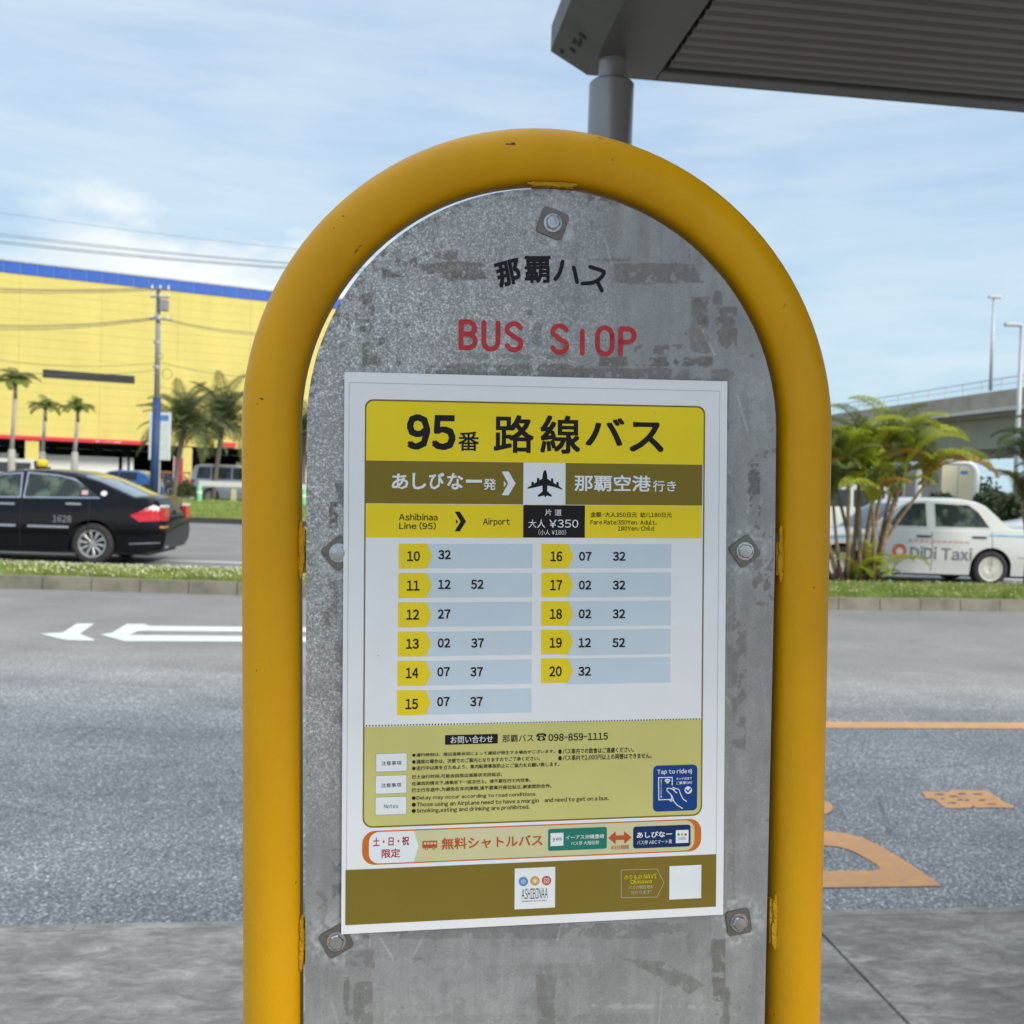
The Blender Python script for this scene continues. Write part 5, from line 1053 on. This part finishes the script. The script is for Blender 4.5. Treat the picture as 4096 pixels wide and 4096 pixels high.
rl = MB()
for x in np.arange(XA, XB, 2.0): rl.box(x-.03, .05, vz(x), x+.03, .11, vz(x)+.75)
rl.build('railing_posts', M['lamp'], via); rr_ = MB(); rr_.tube([(XA, .08, vz(XA)+.75), (XB, .08, vz(XB)+.75)], .035, 6); rr_.tube([(XA, .08, vz(XA)+.4), (XB, .08, vz(XB)+.4)], .02, 6); rr_.build('railing', M['lamp'], via)
for x in (-38, -8, 34, 70): MB().bbox(x-1.0, -7, -.1, x+1.0, -3, vz(x)-3.35, .15).build('pier', M['pier'], via); MB().prism([(-9, vz(x)-3.35), (-1, vz(x)-3.35), (-3, vz(x)-4.5), (-7, vz(x)-4.5)], x-.9, x+.9, 'x').build('pier_cap', M['pier'], via)
def lamp_post(px, pyt, pxb, pyb, Y, side, label, foot=None, r_=.085):
    t_, b_ = P(px, pyt, Y), P(pxb, pyb, Y); ro = empty('street_lamp', (b_.x, b_.y, foot if foot is not None else b_.z)); tag(ro, label, 'street lamp', 'street lamps along the viaduct')
    hh = t_.z-ro.location.z; MB().tube([(0, 0, 0), (t_.x-b_.x, 0, hh)], [r_*1.25, r_*.85], 12).build('pole', M['lamp'], ro, True)
    MB().bbox(t_.x-b_.x-.42+side, -.12, hh-.02, t_.x-b_.x+.30+side, .14, hh+.14, .04).build('lamp_head', M['lamp'], ro)
lamp_post(3976, 1192, 3962, 1562, 62, .1, 'taller grey street lamp standing on the viaduct parapet')
lamp_post(4088, 1305, 4062, 1990, 46, -.35, 'grey street lamp at the right edge in front of the viaduct', 0, .10)
arch = empty('pipe_arch', P(3780, 1990, 52) * 1.0); arch.location.z = -.06; tag(arch, 'white bent pipe arch over the road near the cream truck', 'arch')
ax0, ax1 = P(3672, 1990, 52).x-arch.location.x, P(3903, 1990, 52).x-arch.location.x; zt_ = P(3800, 1848, 52).z+.06
pp = [(ax0, 0, 0)]+[(ax0, 0, zt_-.7)]+[(ax0+.6-.6*math.cos(R(a)), 0, zt_-.7+.7*math.sin(R(a))) for a in range(15, 90, 15)]+[(ax0+.6, 0, zt_), (ax1-.6, 0, zt_)]+[(ax1-.6+.6*math.sin(R(a)), 0, zt_-.7+.7*math.cos(R(a))) for a in range(15, 91, 15)]+[(ax1, 0, 0)]
MB().tube(pp, .14, 12).build('arch_pipe', M['white'], arch, True)

# ================================================================== UTILITY POLE, WIRES, SIGN PANEL
pb, pt = P(614, 1990, 42), P(634, 1150, 42); ps = P(628, 1592, 42)
up_ = empty('utility_pole', (pb.x, pb.y, 0)); tag(up_, 'concrete utility pole with blue lower sleeve in front of the yellow store', 'utility pole')
dx = pt.x-pb.x; dxs = ps.x-pb.x
MB().tube([(0, 0, 0), (dxs, 0, ps.z)], [.165, .160], 16).build('sleeve', M['sleeve'], up_, True); MB().tube([(dxs, 0, ps.z-.05), (dx, 0, pt.z)], [.115, .085], 14).build('pole', M['pole'], up_, True)
for z, w_ in ((pt.z-.15, .55), (pt.z-.45, .5), (pt.z-1.35, .65)):
    t = z/pt.z; MB().bbox(dx*t-.25, -.20, z, dx*t+w_, -.13, z+.07, .01).build('crossarm', M['pole'], up_)
    for k in range(3): MB().tube([(dx*t-.2+k*.33, -.165, z+.07), (dx*t-.2+k*.33, -.165, z+.22)], [.05, .03], 8).build('insulator', M['sign_white'], up_)
MB().bbox(dx+.12, -.22, pt.z-.95, dx+.42, .1, pt.z-.5, .03).build('transformer', M['pole'], up_)
for z in (ps.z+1.2, ps.z+2.2, ps.z+3.2): MB().tube([(dx*z/pt.z, 0, z), (dx*z/pt.z, 0, z+.12)], .14, 12).build('clamp', M['galv'], up_)
def wire(label, a, b, sag, r_, mt, group='overhead wires'):
    a, b = Vector(a), Vector(b); o_ = empty('x', a) if False else None
    pp = [a.lerp(b, k/12)-Vector((0, 0, sag*4*(k/12)*(1-k/12))) for k in range(13)]
    ob = MB().tube([p-a for p in pp], r_, 5, False).build('overhead_wire', mt); ob.location = a; tag(ob, label, 'wire', group)
ord_ = ['uppermost', 'second from the top', 'middle', 'fourth from the top', 'lowest']
for k, (y0, y1, xx) in enumerate(((-30, 0, 0),)*0 + ((925, 1035, .010), (935, 1040, .010), (957, 1055, .012), (966, 1061, .012), (834, 975, .006))):
    y1 = y0+(y1-y0)*1.4
    wire(('%s long wire crossing the sky at the upper left' % ('first', 'second', 'third', 'fourth', 'faint top')[k]) if k < 4 else 'faint highest wire crossing the sky at the upper left', P(-300, y0-28, 24), P(1300+300, y1, 30), .12, xx, M['wire_l'])
wpt = [P(560, 1150, 42), P(640, 1262, 42)]
for k, (ya, yb, xb_) in enumerate(((1140, 1149, 560), (1148, 1152, 600), (1160, 1156, 625))): wire('wire from the left edge to the top of the utility pole, %s of three' % ('highest', 'middle', 'lowest')[k], P(-300, ya-4, 36), P(xb_+70, yb, 42), .15, .014, M['wire'])
for k, (ya, yb) in enumerate(((1278, 1266), (1288, 1270), (1301, 1275))): wire('wire from the left edge to the middle crossarm of the utility pole, %s of three' % ('highest', 'middle', 'lowest')[k], P(-300, ya+6, 36), P(640, yb, 42), .25, .014, M['wire'])
for k, (ya, yb) in enumerate(((1268, 1330), (1274, 1340))): wire('wire running right from the utility pole, %s of two' % ('upper', 'lower')[k], P(640, ya, 42), P(1200, yb, 46), .25, .014, M['wire'])
for k, (ya, yb) in enumerate(((1448, 1500), (1545, 1600))): wire('thin wire running right across the yellow wall, %s of two' % ('upper', 'lower')[k], P(640, ya, 42), P(1200, yb, 46), .3, .010, M['wire'])
for k, (ya, yb) in enumerate(((1408, 1450), (1455, 1478))): wire('thin wire running left across the yellow wall, %s of two' % ('upper', 'lower')[k], P(-200, ya, 36), P(640, yb, 42), .3, .010, M['wire'])
for rr0, px, py in ((.20, 668, 1496), (.14, 636, 1425)):
    c_ = P(px, py, 41.7); ob = MB().tube([(rr0*math.cos(2*PI*k/16), 0, rr0*math.sin(2*PI*k/16)) for k in range(17)], .012, 5, False).build('cable_coil', M['wire'], up_); ob.location = c_-up_.location
sp0, sp1 = P(600, 1648, 43), P(680, 1842, 43)
sg = empty('information_board', ((sp0.x+sp1.x)/2, sp0.y, 0)); tag(sg, 'tall pale blue and white information board behind the blue pole sleeve', 'sign')
W2 = (sp1.x-sp0.x)/2; MB().bbox(-W2, -.05, sp1.z, W2, .05, sp0.z, .02).build('panel', M['sign_white'], sg); MB().tube([(0, .02, 0), (0, .02, sp1.z)], .05, 8).build('post', M['galv'], sg)
hh = sp0.z-sp1.z
for k in range(5): MB().box(-W2+.28, -.054, sp1.z+hh*(k+.12)/5, W2-.08, -.051, sp1.z+hh*(k+.72)/5).build('panel_print', M['sign_white'] if False else M['skyblue'] if k == 4 else M['rail'], sg)
# rail, green posts, banner, barrier
rx0 = P(795, 1950, 45); rail = empty('guard_rail', (rx0.x, rx0.y, 0), R(1)); tag(rail, 'white guard rail with pale yellow posts beyond the grass verge', 'guard rail')
MB().bbox(0, -.03, .86, 16, .03, 1.10, .01).build('rail_beam', M['rail'], rail)
for k in range(9): MB().bbox(-.0+k*2.2+1.4, .03, 0, k*2.2+1.62, .12, 1.0, .01).build('rail_post', M['rail_y'], rail)
for px, lb in ((797, 'pale green bollard at the left end of the guard rail'), (1215, 'pale green bollard seen between the yellow pipe and the board')):
    c_ = P(px, 2000, 42); g_ = empty('bollard', (c_.x, c_.y, 0)); tag(g_, lb, 'bollard', 'green bollards'); autosmooth(MB().tube([(0, 0, 0), (0, 0, .85), (0, 0, .95)], [.11, .11, .06], 12).build('post', M['greenpost'], g_)); MB().tube([(0, 0, .6), (0, 0, .7)], .115, 12).build('reflective_band', M['white'], g_)
c_ = P(715, 1900, 56); bn = empty('banner_flag', (c_.x, c_.y, 0)); tag(bn, 'red vertical banner flag in front of the store', 'banner'); MB().tube([(-.28, 0, 0), (-.28, 0, 2.3)], .025, 8).build('pole', M['white'], bn); MB().bbox(-.25, -.01, .6, .22, .01, 2.2, .004).build('cloth', M['banner'], bn)
c_ = P(660, 1888, 55); br_ = empty('barrier_bar', (c_.x, c_.y, 0)); tag(br_, 'orange barrier bar behind the blue pole sleeve', 'barrier'); MB().bbox(-.2, -.03, 1.35, 1.4, .03, 1.45, .01).build('bar', M['barrier'], br_)
for x in (-.1, 1.3): MB().tube([(x, 0, 0), (x, 0, 1.36)], .03, 8).build('post', M['barrier'], br_)

# ================================================================== PLANTS
def frond_mesh(name, L_, arch_, nl, ll, lw, droop, mat_, vshape=.6, curl=0.):
    """rachis rising from the origin towards +x, arching over; leaflets in two rows"""
    P_ = []; a = R(arch_[0]); x = z = 0; n = 14
    for k in range(n+1):
        P_.append(Vector((x, 0, z))); t = k/n; a = R(arch_[0]+(arch_[1]-arch_[0])*t**1.25); x += L_/n*math.cos(a); z += L_/n*math.sin(a)
    mb = MB(); mb.tube([p for p in P_], [.012*L_*(1-.8*k/n)+.002 for k in range(n+1)], 4, False)
    for k in range(nl):
        t = .12+.88*(k+.5)/nl; i = min(n-1, int(t*n)); p = P_[i].lerp(P_[i+1], t*n-i); tg = (P_[i+1]-P_[i]).normalized(); nrm = Vector((-tg.z, 0, tg.x))
        l_ = ll*math.sin(PI*min(1, (.18+.82*t)))**.6*(1-.25*t)*random.uniform(.88, 1.08)
        for s_ in (-1, 1):
            d = (tg*random.uniform(.55, .8)+Vector((0, s_, 0))*1.0+nrm*vshape*random.uniform(.7, 1.2)).normalized(); e1 = p+d*l_*.5; e2 = e1+(d*.8-Vector((0, 0, droop))).normalized()*l_*.5; wv = (tg-d*tg.dot(d)).normalized()*lw
            mb.add([p-wv*.3, p+wv*.3, e1+wv, e1-wv, e2], [(0, 1, 2, 3), (3, 2, 4)])
    o_ = mb.build(name, mat_, None); me_ = o_.data; bpy.data.objects.remove(o_); return me_
FR = {}
for key, mt in (('y', 'frond_y'), ('g', 'frond_g'), ('o', 'frond_o'), ('d', 'frond_d')):
    FR[key] = [frond_mesh('frond', 1.25, (74, -58+16*i), 64, .42, .0075, .45+.25*i, M[mt]) for i in range(3)]
FRP = [frond_mesh('frond', 1.0, (62, -80+14*i), 48, .40, .010, .9, M['frond_g'], .1) for i in range(3)]
FRB = [frond_mesh('frond', 1.9, (50, -42+16*i), 52, .50, .011, .35, M['frond_p'], .5) for i in range(3)]
FRDD = [frond_mesh('frond', 1.5, (-20, -86), 20, .3, .018, 1.2, M['dead'], .1)]
# palm clump on the median
cb = G(3465, 2325, .15); clump = empty('palm_clump', (cb.x, cb.y, .13)); tag(clump, 'clump of yellow-green areca palms with many thin stems on the median', 'palm')
stems = [(-.40, .05, -.55, 1.35, .026), (-.30, -.1, -.42, 1.75, .03), (-.22, .12, -.15, 1.55, .032), (-.12, -.05, -.2, 2.0, .030), (-.02, .08, .12, 1.75, .034), (.06, -.08, .0, 1.25, .028), (.14, .02, .62, 1.95, .036), (.20, .1, .35, 1.45, .030), (.0, .15, .95, 1.65, .026), (-.45, .1, -.95, 1.55, .028), (-.10, .1, -.65, 1.9, .026), (.05, .15, .30, 2.15, .030)]
for i, (x, y, tx, h, r_) in enumerate(stems):
    pp = [Vector((x+(tx-x)*t**1.3, y+.08*math.sin(i*2+t*2), h*t)) for t in np.linspace(0, 1, 9)]
    MB().tube(pp, [r_*(1.35-.5*k/8) for k in range(9)], 8).build('trunk', M['trunk_g'], clump, True)
    nf = 7
    for k in range(nf):
        az = 2*PI*k/nf+i*.9+random.uniform(-.3, .3); key = random.choice('gggyyo' if k < 7 else 'yyg'); s_ = random.uniform(.62, .98)
        inst('frond', FR[key][random.randrange(3)], clump, pp[-1]-Vector((0, 0, .04*k*.5)), (random.uniform(-.2, .2), random.uniform(-.45, .35), az), (s_, s_, s_))
for az, ti, s_, key, px in ((-.05, -.15, 1.15, 'y', .45), (PI+.1, -.2, 1.15, 'y', .05), (.25, .25, 1.2, 'y', .75), (-.25, .35, 1.1, 'o', .7), (PI-.2, .2, 1.05, 'g', -.5), (.1, -.5, 1.0, 'y', -.1), (PI+.4, .1, 1.0, 'g', -.8)):
    inst('frond', FR[key][1], clump, (px, -.1, 1.55), (0, ti, az), (s_, s_, s_))
for k in range(16):
    az = random.uniform(0, 2*PI); s_ = random.uniform(.3, .6); inst('frond', FR[random.choice('yyyg')][random.randrange(3)], clump, (random.uniform(-.3, .35), random.uniform(-.2, .1), random.uniform(.02, .3)), (0, random.uniform(-.2, .4), az), (s_, s_, s_))
for k in range(14):
    x, y = random.gauss(-.05, .22), random.gauss(0, .08); h = random.uniform(.15, .42); MB().tube([(x, y, -.02), (x+random.uniform(-.05, .05), y, h)], [.055, .03], 7).build('stump', M['boot'], clump, True)
# dark palm at the right edge
cb = P(4150, 2330, 16.2); dp = empty('palm_tree', (cb.x, cb.y, .12)); tag(dp, 'dark green palm at the right edge with drooping orange-brown fronds', 'palm')
for i, (tx, h) in enumerate(((-.1, 2.0), (.15, 1.6), (-.25, 1.35), (.3, 2.2), (-.05, 1.7))):
    pp = [Vector((.1*i-.2+(tx-.1*i+.2)*t, .05*i, h*t)) for t in np.linspace(0, 1, 7)]; MB().tube(pp, .035, 8).build('trunk', M['trunk_g'], dp, True)
    for k in range(9):
        az = 2*PI*k/9+i; s_ = random.uniform(.6, .9); inst('frond', FR[random.choice('dddgo')][random.randrange(3)], dp, pp[-1], (0, random.uniform(-.3, .5), az), (s_, s_, s_))
# tall palms in front of the store
for (px, pyc, Yp, lb, s_) in ((62, 1545, 52, 'tallest of the three slim palms, nearest the left edge', 1.12), (182, 1640, 56, 'middle one of the three slim palms before the store', .98), (312, 1642, 54, 'rightmost of the three slim palms, left of the dark window strip end', .95)):
    t_ = P(px, pyc, Yp); pl = empty('palm_tree', (t_.x-.1, t_.y, -.05)); tag(pl, lb, 'palm', 'slim palms in front of the yellow store'); h = t_.z+.05
    MB().tube([(0, 0, 0), (-.02, 0, 2.3), (-.02, 0, 2.35)], [.20, .17, .11], 12).build('trunk_base', M['trunk_w'], pl, True); MB().tube([(-.02, 0, 2.3), (.05, 0, h*.75), (.1, 0, h)], [.11, .085, .09], 10).build('trunk', M['trunk_w'], pl, True); MB().tube([(.1, 0, h-.6), (.1, 0, h)], [.09, .06], 10).build('crownshaft', M['frond_g'], pl, True)
    for k in range(20):
        az = 2*PI*k/20+random.uniform(-.2, .2); q = s_*random.uniform(1.0, 1.4); inst('frond', FRP[k % 3], pl, (.1, 0, h-.05), (0, random.uniform(-.35, .35)+(-.5 if k % 4 == 0 else 0), az), (q, q, q))
# bushy date palms
for (px, pyc, Yp, lb, s_, pxb) in ((735, 1700, 47, 'bushy grey-green palm just right of the blue pole', 1.02, 690), (890, 1690, 50, 'bushy grey-green palm beside the yellow pipe, behind the silver off-roader', 1.12, 850), (1215, 1745, 52, 'bushy palm glimpsed between the yellow pipe and the board', .9, 1215)):
    t_ = P(px, pyc, Yp); b_ = P(pxb, 2000, Yp); pl = empty('palm_tree', (b_.x, b_.y, -.05)); tag(pl, lb, 'palm', 'bushy palms beside the car park'); h = t_.z+.05; ox = t_.x-b_.x
    MB().tube([(0, 0, 0), (ox*.5, 0, h*.5), (ox, 0, h)], [.12, .11, .14], 12).build('trunk', M['trunk'], pl, True)
    for k in range(40):
        az = 2.4*k; tilt = -.75+1.9*(k/40); q = s_*random.uniform(1.0, 1.45); inst('frond', FRB[k % 3], pl, (ox, 0, h-.1), (random.uniform(-.15, .15), tilt, az), (q, q, q))
    for k in range(7): az = 2*PI*k/7; inst('frond', FRDD[0], pl, (ox, 0, h-.15), (0, .2, az), (.6, .6, .6))
def bush(name, label, c_, ext, n, leaf, mt, group=None, cat='shrub', kind=None):
    root = empty(name, (c_[0], c_[1], 0)); tag(root, label, cat, group, kind)
    cl_ = [(random.gauss(0, .33)*ext[0], random.gauss(0, .33)*ext[1], ext[2]*(.25+.6*random.random())) for _ in range(max(5, int(ext[0]*3)))]; V = np.zeros((n*4, 3)); F = []
    for i in range(n):
        cx, cy_, cz = random.choice(cl_); r_ = ext[2]*.34*random.random()**.4; th, ph = random.uniform(0, 2*PI), math.acos(random.uniform(-.6, 1)); p = Vector((cx+r_*1.3*math.sin(ph)*math.cos(th), cy_+r_*math.sin(ph)*math.sin(th), max(.03, cz+r_*math.cos(ph))))
        a_, b_ = Vector((random.gauss(0, 1), random.gauss(0, 1), random.gauss(0, 1))).normalized()*leaf, None; b_ = a_.cross(Vector((random.gauss(0, 1), random.gauss(0, 1), random.gauss(0, 1)))).normalized()*leaf*.5
        V[i*4:i*4+4] = (p-a_, p+b_, p+a_, p-b_); F.append((i*4, i*4+1, i*4+2, i*4+3))
    mesh('foliage', V, F, mt, root)
    for k in range(4): MB().tube([(random.uniform(-.2, .2)*ext[0], 0, 0), (random.uniform(-.3, .3)*ext[0], 0, ext[2]*.6)], .03, 5).build('stem', M['trunk'], root)
    return root
c_ = P(735, 1960, 48); bush('shrub', 'low olive shrub beside the foot of the bushy palm', (c_.x, c_.y), (.9, .5, 1.0), 2600, .05, M['shrub'])
c_ = P(590, 1940, 49); bush('shrub', 'small yellow-green shrub left of the blue pole sleeve', (c_.x, c_.y), (.5, .4, .9), 1400, .05, M['frond_g'])
for k, (px, Y_, w_, h_) in enumerate(((3400, 62, 5, 2.6), (3620, 66, 6, 3.0), (3960, 44, 3.0, 1.7), (4080, 40, 4.0, 1.9), (3250, 70, 7, 3.4), (2900, 90, 12, 4), (2500, 100, 14, 4.2), (2100, 105, 14, 4.2), (1700, 105, 14, 4.2))):
    c_ = P(px, 1990, Y_); bush('tree', ('dark low tree below the viaduct, behind the palm clump', 'dark low tree below the viaduct left of the cream truck', 'dark hedge tree between the cream truck and the right edge', 'dark hedge tree at the right edge', 'dark tree beside the right pipe leg under the viaduct', 'far dark tree hidden behind the board, right end', 'far dark tree hidden behind the board, second from right', 'far dark tree hidden behind the board, second from left', 'far dark tree hidden behind the board, left end')[k], (c_.x, c_.y), (w_, 1.5, h_), 3800, .16, M['tree'], 'dark trees in the distance', 'tree')
flush_text()
print('objects', len(bpy.data.objects), 'tris', sum(len(o.data.loop_triangles) if False else len(o.data.polygons) for o in bpy.data.objects if o.type == 'MESH'))
